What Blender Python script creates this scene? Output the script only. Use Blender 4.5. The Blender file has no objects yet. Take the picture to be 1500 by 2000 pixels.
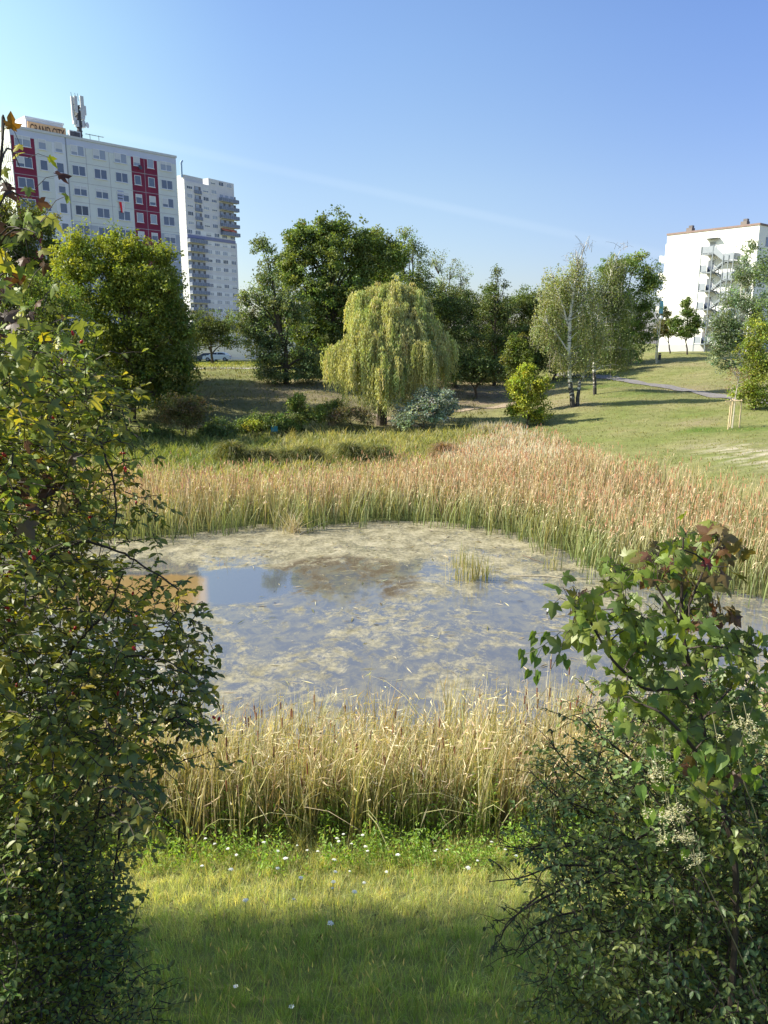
import bpy, math, random
import numpy as np
from mathutils import Vector

R = np.random.default_rng(7)
random.seed(7)
sc = bpy.context.scene
COL = sc.collection
rad = math.radians

# ---------------------------------------------------------------- camera
F = 1500.0                       # focal length in pixels of the 1500x2000 photograph
P = rad(12.4)
CAMZ = 8.0
cd = bpy.data.cameras.new('camera')
cam = bpy.data.objects.new('camera', cd)
COL.objects.link(cam)
cam.location = (0, 0, CAMZ)
cam.rotation_euler = (rad(90) - P, 0, 0)
cd.sensor_fit = 'VERTICAL'
cd.sensor_height = 24.0
cd.lens = 24.0 * F / 2000.0
cd.clip_start = 0.05
cd.clip_end = 6000
sc.camera = cam

# ---------------------------------------------------------------- light
SUN_ELEV, SUN_AZ = rad(37), rad(-88)       # azimuth from +Y towards +X
sx, sy, sz = math.sin(SUN_AZ) * math.cos(SUN_ELEV), math.cos(SUN_AZ) * math.cos(SUN_ELEV), math.sin(SUN_ELEV)
sl = bpy.data.lights.new('sun', 'SUN')
sl.energy = 4.6
sl.angle = rad(0.55)
sl.color = (1.0, 0.93, 0.80)
so = bpy.data.objects.new('sun', sl)
COL.objects.link(so)
so.rotation_euler = Vector((sx, sy, sz)).to_track_quat('Z', 'Y').to_euler()

w = bpy.data.worlds.new('World')
sc.world = w
w.use_nodes = True
nt = w.node_tree
nt.nodes.clear()
sky = nt.nodes.new('ShaderNodeTexSky')
sky.sky_type = 'NISHITA'
sky.sun_disc = False
sky.sun_elevation = SUN_ELEV
sky.sun_rotation = SUN_AZ
sky.altitude = 100
sky.air_density = 1.0
sky.dust_density = 1.0
sky.ozone_density = 3.0
bg = nt.nodes.new('ShaderNodeBackground')
bg.inputs['Strength'].default_value = 0.12
ow = nt.nodes.new('ShaderNodeOutputWorld')
# clear blue upper sky, paler and more cyan towards the sun
gt = nt.nodes.new('ShaderNodeTexCoord')
sep = nt.nodes.new('ShaderNodeSeparateXYZ'); nt.links.new(gt.outputs['Generated'], sep.inputs[0])
zr = nt.nodes.new('ShaderNodeValToRGB'); nt.links.new(sep.outputs[2], zr.inputs[0])
zr.color_ramp.elements[0].position = 0.0; zr.color_ramp.elements[0].color = (.76, .69, .70, 1)
zr.color_ramp.elements[1].position = .5; zr.color_ramp.elements[1].color = (.78, .84, .98, 1)
zr.color_ramp.elements.new(.18).color = (.88, .83, .80, 1)
zr.color_ramp.elements.new(.32).color = (.85, .87, .91, 1)
xr = nt.nodes.new('ShaderNodeMapRange'); xr.interpolation_type = 'SMOOTHSTEP'; nt.links.new(sep.outputs[0], xr.inputs[0])
xr.inputs[1].default_value = -.10; xr.inputs[2].default_value = -.50
xm = nt.nodes.new('ShaderNodeMix'); xm.data_type = 'RGBA'; nt.links.new(xr.outputs[0], xm.inputs[0])
xm.inputs[6].default_value = (1, 1, 1, 1); xm.inputs[7].default_value = (1.48, 1.46, .97, 1)
m1 = nt.nodes.new('ShaderNodeVectorMath'); m1.operation = 'MULTIPLY'; nt.links.new(sky.outputs[0], m1.inputs[0]); nt.links.new(zr.outputs[0], m1.inputs[1])
x2 = nt.nodes.new('ShaderNodeMapRange'); x2.interpolation_type = 'SMOOTHSTEP'; nt.links.new(sep.outputs[0], x2.inputs[0])
x2.inputs[1].default_value = .0; x2.inputs[2].default_value = .48
xm2 = nt.nodes.new('ShaderNodeMix'); xm2.data_type = 'RGBA'; nt.links.new(x2.outputs[0], xm2.inputs[0])
xm2.inputs[6].default_value = (1, 1, 1, 1); xm2.inputs[7].default_value = (.78, .80, .97, 1)
m3 = nt.nodes.new('ShaderNodeVectorMath'); m3.operation = 'MULTIPLY'; nt.links.new(m1.outputs[0], m3.inputs[0]); nt.links.new(xm2.outputs[2], m3.inputs[1]); m1 = m3
m2 = nt.nodes.new('ShaderNodeVectorMath'); m2.operation = 'MULTIPLY'; nt.links.new(m1.outputs[0], m2.inputs[0]); nt.links.new(xm.outputs[2], m2.inputs[1])
# one thin old contrail
def _dir(u, v):
    a = (1000. - v) / F; d = Vector(((u - 750.) / F, math.cos(P) + a * math.sin(P), -math.sin(P) + a * math.cos(P))); return d.normalized()
cn = _dir(0, 212).cross(_dir(480, 318)).normalized()
dp = nt.nodes.new('ShaderNodeVectorMath'); dp.operation = 'DOT_PRODUCT'; nt.links.new(gt.outputs['Generated'], dp.inputs[0]); dp.inputs[1].default_value = cn
ab = nt.nodes.new('ShaderNodeMath'); ab.operation = 'ABSOLUTE'; nt.links.new(dp.outputs['Value'], ab.inputs[0])
cb_ = nt.nodes.new('ShaderNodeMapRange'); cb_.interpolation_type = 'SMOOTHSTEP'; nt.links.new(ab.outputs[0], cb_.inputs[0])
cb_.inputs[1].default_value = .008; cb_.inputs[2].default_value = .001; cb_.inputs[3].default_value = 0; cb_.inputs[4].default_value = .085
cz = nt.nodes.new('ShaderNodeTexNoise'); cz.inputs['Scale'].default_value = 5; cz.inputs['Detail'].default_value = 4; nt.links.new(gt.outputs['Generated'], cz.inputs['Vector'])
ml = nt.nodes.new('ShaderNodeMath'); ml.operation = 'MULTIPLY'; nt.links.new(cb_.outputs[0], ml.inputs[0]); nt.links.new(cz.outputs[0], ml.inputs[1])
cm = nt.nodes.new('ShaderNodeMix'); cm.data_type = 'RGBA'; nt.links.new(ml.outputs[0], cm.inputs[0]); nt.links.new(m2.outputs[0], cm.inputs[6]); cm.inputs[7].default_value = (5.2, 5.6, 5.8, 1)
nt.links.new(cm.outputs[2], bg.inputs[0])
nt.links.new(bg.outputs[0], ow.inputs[0])

sc.view_settings.view_transform = 'Standard'
sc.view_settings.look = 'None'
sc.view_settings.exposure = 1.02
sc.view_settings.gamma = 1.0
sc.cycles.max_bounces = 6
sc.cycles.diffuse_bounces = 3
sc.cycles.glossy_bounces = 3
sc.cycles.transmission_bounces = 4
sc.cycles.transparent_max_bounces = 4

# ---------------------------------------------------------------- survey helpers
def ray(u, v):
    a = (1000.0 - v) / F
    return np.array([(u - 750.0) / F, math.cos(P) + a * math.sin(P), -math.sin(P) + a * math.cos(P)])

def at(u, v, Y):
    d = ray(u, v)
    return np.array([0, 0, CAMZ]) + d * (Y / d[1])

def mpp(v, Y):                   # metres per photo pixel at depth Y
    return Y / ray(750, v)[1] / F

# ---------------------------------------------------------------- terrain
CP = [  # (u, v, Y) on the ground
    (745, 832, 68), (745, 815, 73), (480, 848, 63), (300, 850, 62), (100, 850, 62), (-200, 850, 60),
    (400, 724, 85), (480, 735, 84), (560, 745, 82), (620, 752, 80), (650, 790, 72), (560, 800, 70), (430, 790, 70),
    (430, 708, 118), (700, 706, 120), (430, 706, 135), (700, 705, 140), (200, 712, 120), (-100, 716, 110), (150, 760, 80), (-150, 740, 85),
    (700, 735, 88), (900, 750, 93), (890, 800, 78), (980, 795, 80), (1040, 770, 86), (1120, 791, 72), (1030, 833, 65),
    (1120, 745, 92), (1060, 745, 100), (1200, 757, 82), (1280, 765, 78), (1160, 735, 98), (1240, 748, 89), (1330, 762, 82), (1400, 775, 75),
    (1240, 690, 117), (1335, 692, 112), (1420, 692, 112), (1500, 692, 110), (1300, 722, 96), (1400, 728, 91), (1600, 720, 90),
    (1300, 850, 55), (1430, 836, 56), (1200, 870, 52), (1300, 920, 43), (1500, 950, 36), (1480, 880, 46), (1500, 802, 62), (1700, 850, 50),
    (1100, 850, 58), (950, 840, 62), (1700, 950, 36),
]
pts = [at(*c) for c in CP]
for X, Y, Z in [(-28, 33, .25), (-20, 45, .3), (-8, 40, .1), (0, 40, .1), (8, 40, .15), (-5, 52, .35), (5, 52, .4), (-20, 55, .45),
                (-40, 40, .8), (-45, 60, 2.5), (14, 33, .1), (19, 28, .4), (17, 20, .4), (24, 20, 1.2), (30, 30, 1.8), (-12, 20, .2),
                (-18, 20, 1.0), (-30, 20, 2.0),
                (-4, 0, 5.9), (0, 0, 5.8), (4, 0, 5.8), (-4, 2.5, 4.75), (0, 2.5, 4.65), (4, 2.5, 4.7), (0, 4.6, 3.2), (-4, 4.6, 3.3), (4, 4.6, 3.3),
                (0, 8, 1.25), (-4, 8, 1.35), (5, 8, 1.35), (0, 10.6, .3), (-5, 10.6, .3), (6, 10.6, .45), (0, -8, 6.4), (-10, 0, 6.2), (10, 0, 6.2),
                (-10, 8, 2.2), (10, 8, 2.4), (-10, 13, .4), (11, 13, .5), (0, 13, .05), (-10, -8, 6.6), (10, -8, 6.6),
                (0, 200, 5), (-100, 200, 5), (100, 200, 6), (0, 400, 5), (300, 400, 6), (-300, 400, 5), (-150, 100, 5), (150, 100, 7), (-100, 0, 6),
                (100, 0, 7), (0, 30, .05), (-10, 32, .1), (60, 118, 6.6), (80, 118, 6.6)]:
    pts.append(np.array([X, Y, Z]))
pts = np.array(pts, float)

def _phi(r2):
    return np.sqrt(r2 + 1.0)
_A = _phi(((pts[:, None, :2] - pts[None, :, :2]) ** 2).sum(-1))
_n = len(pts)
_M = np.zeros((_n + 3, _n + 3))
_M[:_n, :_n] = _A - 0.25 * np.eye(_n)
_M[:_n, _n] = 1
_M[:_n, _n + 1:] = pts[:, :2]
_M[_n:, :_n] = _M[:_n, _n:].T
_rhs = np.zeros(_n + 3)
_rhs[:_n] = pts[:, 2]
_W = np.linalg.solve(_M, _rhs)

POND = np.array([(-13, 13.0), (-6, 12.2), (0, 12.2), (5, 12.4), (9, 13.6), (12, 16), (13.4, 19), (12.8, 22.0), (11.2, 23.5), (8.6, 24.6), (7.2, 26.2), (6.2, 29.5), (5, 32),
                 (2.6, 33.6), (-0.5, 34), (-3.2, 32.6), (-5.5, 33.2), (-8.6, 31.2), (-12, 31), (-15.5, 28), (-16.5, 22), (-15, 16)])

def inside_dist(x, y, poly):
    """signed distance to polygon, positive inside"""
    x = np.asarray(x, float); y = np.asarray(y, float)
    d = np.full(x.shape, 1e9); ins = np.zeros(x.shape, bool)
    n = len(poly)
    for i in range(n):
        ax, ay = poly[i]; bx, by = poly[(i + 1) % n]
        ex, ey = bx - ax, by - ay
        t = np.clip(((x - ax) * ex + (y - ay) * ey) / (ex * ex + ey * ey), 0, 1)
        d = np.minimum(d, np.hypot(x - ax - t * ex, y - ay - t * ey))
        c = ((ay > y) != (by > y)) & (x < (bx - ax) * (y - ay) / ((by - ay) if by != ay else 1e-9) + ax)
        ins ^= c
    return np.where(ins, d, -d)

def smooth(a, b, x):
    t = np.clip((x - a) / (b - a), 0, 1)
    return t * t * (3 - 2 * t)

def noise2(x, y, s, seed=0):
    """cheap smooth noise in about -1..1"""
    rr = np.random.default_rng(seed + 1000)
    o = 0
    for k in range(6):
        a = rr.uniform(0, 2 * math.pi); f = rr.uniform(.6, 1.7) / s
        o = o + np.sin((x * math.cos(a) + y * math.sin(a)) * f * 2 * math.pi + rr.uniform(0, 6.28) + 1.3 * np.sin((x * math.sin(a) - y * math.cos(a)) * f * 3.1))
    return o / 3.2

def H(x, y):
    x = np.asarray(x, float); y = np.asarray(y, float)
    shp = x.shape
    xf = x.ravel(); yf = y.ravel()
    out = np.empty(xf.shape)
    for i in range(0, len(xf), 20000):
        a = xf[i:i + 20000]; b = yf[i:i + 20000]
        r2 = (a[:, None] - pts[:, 0]) ** 2 + (b[:, None] - pts[:, 1]) ** 2
        out[i:i + 20000] = _phi(r2) @ _W[:_n] + _W[_n] + _W[_n + 1] * a + _W[_n + 2] * b
    out = out + 0.06 * noise2(xf, yf, 5, 3) * smooth(30, 60, yf) + 0.02 * noise2(xf, yf, 1.1, 4)
    far = np.clip(out, -0.3, 12)
    d = inside_dist(xf, yf, POND)
    out = np.maximum(far, 0.03)
    out = out * (1 - smooth(-0.8, 0.5, d)) + (-0.45) * smooth(-0.8, 0.5, d)
    return out.reshape(shp)

def hz(x, y):
    return float(H(np.array([x]), np.array([y]))[0])

# ---------------------------------------------------------------- mesh helpers
def nmesh(name, v, faces, mat, parent=None, col=None, smooth_shade=False):
    """v (N,3); faces: list of (M,k) int arrays; col (N,3) per vertex"""
    me = bpy.data.meshes.new(name)
    v = np.asarray(v, np.float32)
    if not isinstance(faces, (list, tuple)):
        faces = [faces]
    faces = [np.asarray(f, np.int32) for f in faces if len(f)]
    nl = sum(f.size for f in faces); nf = sum(len(f) for f in faces)
    me.vertices.add(len(v)); me.vertices.foreach_set('co', v.ravel())
    me.loops.add(nl); me.polygons.add(nf)
    me.loops.foreach_set('vertex_index', np.concatenate([f.ravel() for f in faces]))
    st = []; p = 0
    for f in faces:
        k = f.shape[1]
        st.append(p + np.arange(len(f)) * k); p += f.size
    me.polygons.foreach_set('loop_start', np.concatenate(st).astype(np.int32))
    me.polygons.foreach_set('use_smooth', np.full(nf, bool(smooth_shade)))
    if col is not None:
        ca = me.color_attributes.new('col', 'FLOAT_COLOR', 'POINT')
        c = np.ones((len(v), 4), np.float32); c[:, :3] = col
        ca.data.foreach_set('color', c.ravel())
    me.update(calc_edges=True)
    me.materials.append(mat)
    o = bpy.data.objects.new(name, me)
    COL.objects.link(o)
    if parent is not None:
        o.parent = parent
    return o

class MB:
    """mesh accumulator"""
    def __init__(s):
        s.v = []; s.f = {}; s.c = []; s.n = 0
    def add(s, v, faces, col=None):
        v = np.asarray(v, float).reshape(-1, 3)
        if not isinstance(faces, (list, tuple)) or (len(faces) and np.isscalar(faces[0][0])):
            faces = [faces]
        for f in faces:
            f = np.asarray(f, int)
            if f.ndim == 1: f = f[None]
            s.f.setdefault(f.shape[1], []).append(f + s.n)
        s.v.append(v); s.n += len(v)
        c = np.ones((len(v), 3)) * (np.array([.5, .5, .5]) if col is None else np.asarray(col, float))
        s.c.append(c)
        return s
    def box(s, x0, x1, y0, y1, z0, z1, col=None):
        v = [(x, y, z) for z in (z0, z1) for y in (y0, y1) for x in (x0, x1)]
        f = [(0, 2, 3, 1), (4, 5, 7, 6), (0, 1, 5, 4), (2, 6, 7, 3), (0, 4, 6, 2), (1, 3, 7, 5)]
        return s.add(v, np.array(f), col)
    def bar(s, a, b, r, n=6, r2=None, col=None):
        return s.tube([a, b], [r, r if r2 is None else r2], n, col)
    def tube(s, pts_, radii, n=6, col=None, cap=True):
        p = np.asarray(pts_, float); m = len(p)
        rr = np.ones(m) * np.asarray(radii, float)
        t = np.gradient(p, axis=0)
        t /= np.linalg.norm(t, axis=1)[:, None] + 1e-9
        up = np.array([0, 0, 1.0]) if abs(t[0][2]) < .9 else np.array([1.0, 0, 0])
        vs = []
        for i in range(m):
            a = np.cross(t[i], up); a /= np.linalg.norm(a) + 1e-9
            b = np.cross(t[i], a); up = np.cross(a, t[i]) if False else up
            an = np.arange(n) * 2 * math.pi / n
            vs.append(p[i] + rr[i] * (np.cos(an)[:, None] * a + np.sin(an)[:, None] * b))
        vs = np.concatenate(vs)
        i0 = np.arange(n); i1 = (i0 + 1) % n
        q = np.concatenate([np.stack([k * n + i0, k * n + i1, (k + 1) * n + i1, (k + 1) * n + i0], 1) for k in range(m - 1)])
        cc = col
        if col is not None and np.ndim(col) == 2:
            cc = np.repeat(np.asarray(col), n, 0)
        fs = [q]
        if cap and n > 2:
            fs.append(np.array([i0[::-1], (m - 1) * n + i0]))
        return s.add(vs, fs, cc)
    def build(s, name, mat, parent=None, smooth_shade=False, loc=None):
        v = np.concatenate(s.v)
        if loc is not None: v = v - np.asarray(loc)
        o = nmesh(name, v, [np.concatenate(f) for f in s.f.values()], mat, parent, np.concatenate(s.c), smooth_shade)
        if loc is not None: o.location = loc
        return o

def norm(a):
    return a / (np.linalg.norm(a, axis=-1, keepdims=True) + 1e-9)

def inst(mb, tv, tf, pos, xa, ya, za, sx_, sy_, sz_, col):
    """copy a template (k verts) to N placements, one mesh"""
    tv = np.asarray(tv, float); k = len(tv); N = len(pos)
    sx_ = np.ones(N) * sx_; sy_ = np.ones(N) * sy_; sz_ = np.ones(N) * sz_
    V = (pos[:, None, :] + tv[None, :, 0:1] * (xa * sx_[:, None])[:, None, :]
         + tv[None, :, 1:2] * (ya * sy_[:, None])[:, None, :] + tv[None, :, 2:3] * (za * sz_[:, None])[:, None, :])
    fs = []
    off = (np.arange(N) * k)
    for f in tf:
        f = np.asarray(f)
        fs.append((f[None] + off[:, None, None]).reshape(-1, f.shape[1]))
    c = np.repeat(np.asarray(col), k, 0) if np.ndim(col) == 2 else col
    mb.add(V.reshape(-1, 3), fs, c)

# leaf templates: x across, y along, z up
RHOMB = ([(0, 0, 0), (.5, .45, .12), (0, 1, -.05), (-.5, .45, .12)], [np.array([[0, 1, 2, 3]])])
OVATE = ([(0, 0, 0), (.34, .22, .08), (.46, .5, .1), (.28, .8, .04), (0, 1.04, -.08), (-.28, .8, .04), (-.46, .5, .1), (-.34, .22, .08), (0, .5, 0)],
         [np.array([[0, 1, 2, 8], [8, 2, 3, 4], [0, 8, 6, 7], [8, 4, 5, 6]])])
def _maple():
    half = [(0.0, 0.0), (.16, -.10), (.44, -.16), (.38, .02), (.62, .10), (.86, .42), (.58, .40), (.30, .40), (.36, .62), (.24, .80), (0.0, 1.12)]
    o = half + [(-x, y) for x, y in half[-2:0:-1]]
    v = [(x, y, -.22 * abs(x) ** 1.3 - .10 * max(0, y) ** 2) for x, y in o] + [(0, .28, .03)]
    n = len(o); c = n
    return v, [np.array([[i, (i + 1) % n, c] for i in range(n)])]
MAPLE = _maple()
HEART = ([(0, 0.06, 0), (.26, -.06, .02), (.46, .14, .06), (.42, .42, .07), (.22, .74, .02), (0, 1.1, -.12), (-.22, .74, .02), (-.42, .42, .07), (-.46, .14, .06), (-.26, -.06, .02), (0, .4, -.03)],
         [np.array([[i, (i + 1) % 10, 10] for i in range(10)])])
PRISM4 = ([(1, 0, 0), (0, 0, 1), (-1, 0, 0), (0, 0, -1), (1, 1, 0), (0, 1, 1), (-1, 1, 0), (0, 1, -1)],
          [np.array([[0, 1, 5, 4], [1, 2, 6, 5], [2, 3, 7, 6], [3, 0, 4, 7], [4, 5, 6, 7]])])

def rand_dirs(n, rng=R):
    return norm(rng.normal(size=(n, 3)))

def frame_from(tip, nrm):
    """orthonormal axes: y=tip, z close to nrm"""
    ya = norm(tip); xa = norm(np.cross(ya, nrm)); za = np.cross(xa, ya)
    return xa, ya, za

def mixcol(n, cols, rng=R, jit=.12, weights=None):
    c = np.asarray(cols, float)
    i = rng.choice(len(c), n, p=weights)
    o = c[i] * (1 + rng.normal(0, jit, (n, 1))) * (1 + rng.normal(0, jit * .35, (n, 3)))
    return np.clip(o, .004, .95)

def leaf_cloud(mb, pos, L, W, cols, out=None, tpl=RHOMB, droop=.3, rng=R, jit=.14, weights=None, colarr=None, flat=.5):
    n = len(pos)
    tip = rand_dirs(n, rng)
    if out is not None: tip = tip + out * .6
    tip[:, 2] -= droop
    nrm = rand_dirs(n, rng) * (1 - flat) + np.array([0, 0, 1.0]) * flat
    if out is not None: nrm = nrm + out * .4
    xa, ya, za = frame_from(tip, nrm)
    s = rng.uniform(.65, 1.25, n)
    inst(mb, tpl[0], tpl[1], pos, xa, ya, za, W * s, L * s, L * s, colarr if colarr is not None else mixcol(n, cols, rng, jit, weights))

def blades(mb, pos, h, wd, lean, bend, cb, ct, nseg=3, rng=R, kink=None):
    """grass/reed blades: pos (N,3), h,w (N,), lean (N,2) horizontal offset of the tip in units of h, bend droop 0..1"""
    n = len(pos)
    h = np.ones(n) * h; wd = np.ones(n) * wd; bend = np.ones(n) * bend
    az = rng.uniform(0, 2 * math.pi, n)
    side = np.stack([np.cos(az), np.sin(az), np.zeros(n)], 1)
    V = []; C = []
    ts = np.linspace(0, 1, nseg + 1)
    for t in ts:
        z = h * (t - bend * t ** 3)
        x = lean[:, 0] * h * t ** (1.6); y = lean[:, 1] * h * t ** (1.6)
        c = pos + np.stack([x, y, z], 1)
        ww = wd * (1 - t ** 2.2 * .92) * .5
        V.append(c - side * ww[:, None]); V.append(c + side * ww[:, None])
        cc = cb * (1 - t) + ct * t
        C.append(cc); C.append(cc)
    V = np.stack(V, 1); C = np.stack(C, 1)
    k = 2 * (nseg + 1)
    f = np.array([[2 * i, 2 * i + 1, 2 * i + 3, 2 * i + 2] for i in range(nseg)])
    fs = (f[None] + (np.arange(n) * k)[:, None, None]).reshape(-1, 4)
    mb.add(V.reshape(-1, 3), fs, C.reshape(-1, 3))

# ---------------------------------------------------------------- tags
def tag(o, label=None, cat=None, group=None, kind=None):
    if label: o['label'] = label
    if cat: o['category'] = cat
    if group: o['group'] = group
    if kind: o['kind'] = kind
    return o

def empty(name, loc, rz=0, label=None, cat=None, group=None):
    o = bpy.data.objects.new(name, None)
    COL.objects.link(o)
    o.location = loc; o.rotation_euler = (0, 0, rz)
    o.empty_display_size = .3
    return tag(o, label, cat, group)

def copy_tree(o, parent=None):
    c = o.copy(); COL.objects.link(c)
    if parent is not None: c.parent = parent
    for ch in list(o.children):
        copy_tree(ch, c)
    return c

# ---------------------------------------------------------------- materials
def mat_new(name):
    m = bpy.data.materials.new(name); m.use_nodes = True
    m.node_tree.nodes.clear()
    return m, m.node_tree

def N(t, typ, **kw):
    n = t.nodes.new(typ)
    for k, v in kw.items():
        if k.startswith('i_'):
            key = k[2:]
            n.inputs[int(key) if key.isdigit() else key.replace('_', ' ')].default_value = v
        else:
            setattr(n, k, v)
    return n

def foliage_mat(name, trans=.38, gloss=.03, rough=.5, noise_amt=.25):
    m, t = mat_new(name)
    at_ = N(t, 'ShaderNodeAttribute', attribute_name='col')
    tc = N(t, 'ShaderNodeTexCoord')
    nz = N(t, 'ShaderNodeTexNoise', i_Scale=.8, i_Detail=3.0)
    t.links.new(tc.outputs['Object'], nz.inputs['Vector'])
    mr = N(t, 'ShaderNodeMapRange'); mr.inputs[3].default_value = 1 - noise_amt; mr.inputs[4].default_value = 1 + noise_amt
    t.links.new(nz.outputs[0], mr.inputs[0])
    mu = N(t, 'ShaderNodeVectorMath', operation='SCALE')
    t.links.new(at_.outputs['Color'], mu.inputs[0]); t.links.new(mr.outputs[0], mu.inputs['Scale'])
    d = N(t, 'ShaderNodeBsdfDiffuse'); tr = N(t, 'ShaderNodeBsdfTranslucent'); g = N(t, 'ShaderNodeBsdfGlossy', i_Roughness=rough)
    t.links.new(mu.outputs[0], d.inputs[0])
    hs = N(t, 'ShaderNodeVectorMath', operation='MULTIPLY'); hs.inputs[1].default_value = (1.35, 1.25, .45)
    t.links.new(mu.outputs[0], hs.inputs[0]); t.links.new(hs.outputs[0], tr.inputs[0])
    m1 = N(t, 'ShaderNodeMixShader'); m1.inputs[0].default_value = trans
    t.links.new(d.outputs[0], m1.inputs[1]); t.links.new(tr.outputs[0], m1.inputs[2])
    m2 = N(t, 'ShaderNodeMixShader'); m2.inputs[0].default_value = gloss
    t.links.new(m1.outputs[0], m2.inputs[1]); t.links.new(g.outputs[0], m2.inputs[2])
    o = N(t, 'ShaderNodeOutputMaterial'); t.links.new(m2.outputs[0], o.inputs[0])
    return m

def surf_mat(name, rgb, rough=.7, noise=.12, scale=4.0, bump=.0, bump_scale=20., metallic=0., attr=False, spec=.4, rgb2=None):
    m, t = mat_new(name)
    b = N(t, 'ShaderNodeBsdfPrincipled', i_Roughness=rough, i_Metallic=metallic)
    b.inputs['Specular IOR Level'].default_value = spec
    tc = N(t, 'ShaderNodeTexCoord'); nz = N(t, 'ShaderNodeTexNoise', i_Scale=scale, i_Detail=6.0, i_Roughness=.6)
    t.links.new(tc.outputs['Object'], nz.inputs['Vector'])
    mx = N(t, 'ShaderNodeMix', data_type='RGBA')
    c1 = tuple(max(0, x * (1 - noise)) for x in rgb) + (1,); c2 = tuple(min(1, x * (1 + noise)) for x in (rgb2 or rgb)) + (1,)
    mx.inputs[6].default_value = c1; mx.inputs[7].default_value = c2
    cr = N(t, 'ShaderNodeMapRange'); cr.inputs[1].default_value = .3; cr.inputs[2].default_value = .7
    t.links.new(nz.outputs[0], cr.inputs[0]); t.links.new(cr.outputs[0], mx.inputs[0])
    if attr:
        a = N(t, 'ShaderNodeAttribute', attribute_name='col')
        mm = N(t, 'ShaderNodeMix', data_type='RGBA', blend_type='MULTIPLY'); mm.inputs[0].default_value = 1
        t.links.new(a.outputs['Color'], mm.inputs[6]); t.links.new(mx.outputs[2], mm.inputs[7]); t.links.new(mm.outputs[2], b.inputs['Base Color'])
    else:
        t.links.new(mx.outputs[2], b.inputs['Base Color'])
    if bump:
        n2 = N(t, 'ShaderNodeTexNoise', i_Scale=bump_scale, i_Detail=5.0)
        t.links.new(tc.outputs['Object'], n2.inputs['Vector'])
        bp = N(t, 'ShaderNodeBump', i_Strength=bump, i_Distance=.05)
        t.links.new(n2.outputs[0], bp.inputs['Height']); t.links.new(bp.outputs[0], b.inputs['Normal'])
    o = N(t, 'ShaderNodeOutputMaterial'); t.links.new(b.outputs[0], o.inputs[0])
    return m

M_LEAF = foliage_mat('leaf', .40, .03)
M_LEAFG = foliage_mat('glossy_leaf', .45, .035, .45)
M_GRASS = foliage_mat('grass_blade', .5, .03, .5)
M_REED = foliage_mat('reed_blade', .30, .03, .5, .3)
M_BARK = surf_mat('bark', (.09, .07, .05), .9, .45, 9, .6, 30)
M_TWIG = surf_mat('twig_bark', (.045, .033, .026), .8, .4, 25)
def birch_mat():
    m, t = mat_new('birch_bark')
    tc = N(t, 'ShaderNodeTexCoord'); mp = N(t, 'ShaderNodeMapping'); mp.inputs['Scale'].default_value = (1.5, 1.5, 4)
    nz = N(t, 'ShaderNodeTexNoise', i_Scale=1.6, i_Detail=4.0)
    t.links.new(tc.outputs['Object'], mp.inputs[0]); t.links.new(mp.outputs[0], nz.inputs['Vector'])
    sp = N(t, 'ShaderNodeSeparateXYZ'); t.links.new(tc.outputs['Object'], sp.inputs[0])
    lo = N(t, 'ShaderNodeMapRange'); lo.inputs[1].default_value = .2; lo.inputs[2].default_value = 3.2; lo.inputs[3].default_value = .28; lo.inputs[4].default_value = 0
    t.links.new(sp.outputs[2], lo.inputs[0])
    sb = N(t, 'ShaderNodeMath', operation='SUBTRACT'); t.links.new(nz.outputs[0], sb.inputs[0]); t.links.new(lo.outputs[0], sb.inputs[1])
    cr = N(t, 'ShaderNodeValToRGB'); cr.color_ramp.elements[0].position = .36; cr.color_ramp.elements[0].color = (.05, .045, .04, 1)
    cr.color_ramp.elements[1].position = .46; cr.color_ramp.elements[1].color = (.62, .60, .55, 1)
    t.links.new(sb.outputs[0], cr.inputs[0])
    b = N(t, 'ShaderNodeBsdfPrincipled', i_Roughness=.75); t.links.new(cr.outputs[0], b.inputs['Base Color'])
    o = N(t, 'ShaderNodeOutputMaterial'); t.links.new(b.outputs[0], o.inputs[0])
    return m
M_BIRCH = birch_mat()

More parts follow.
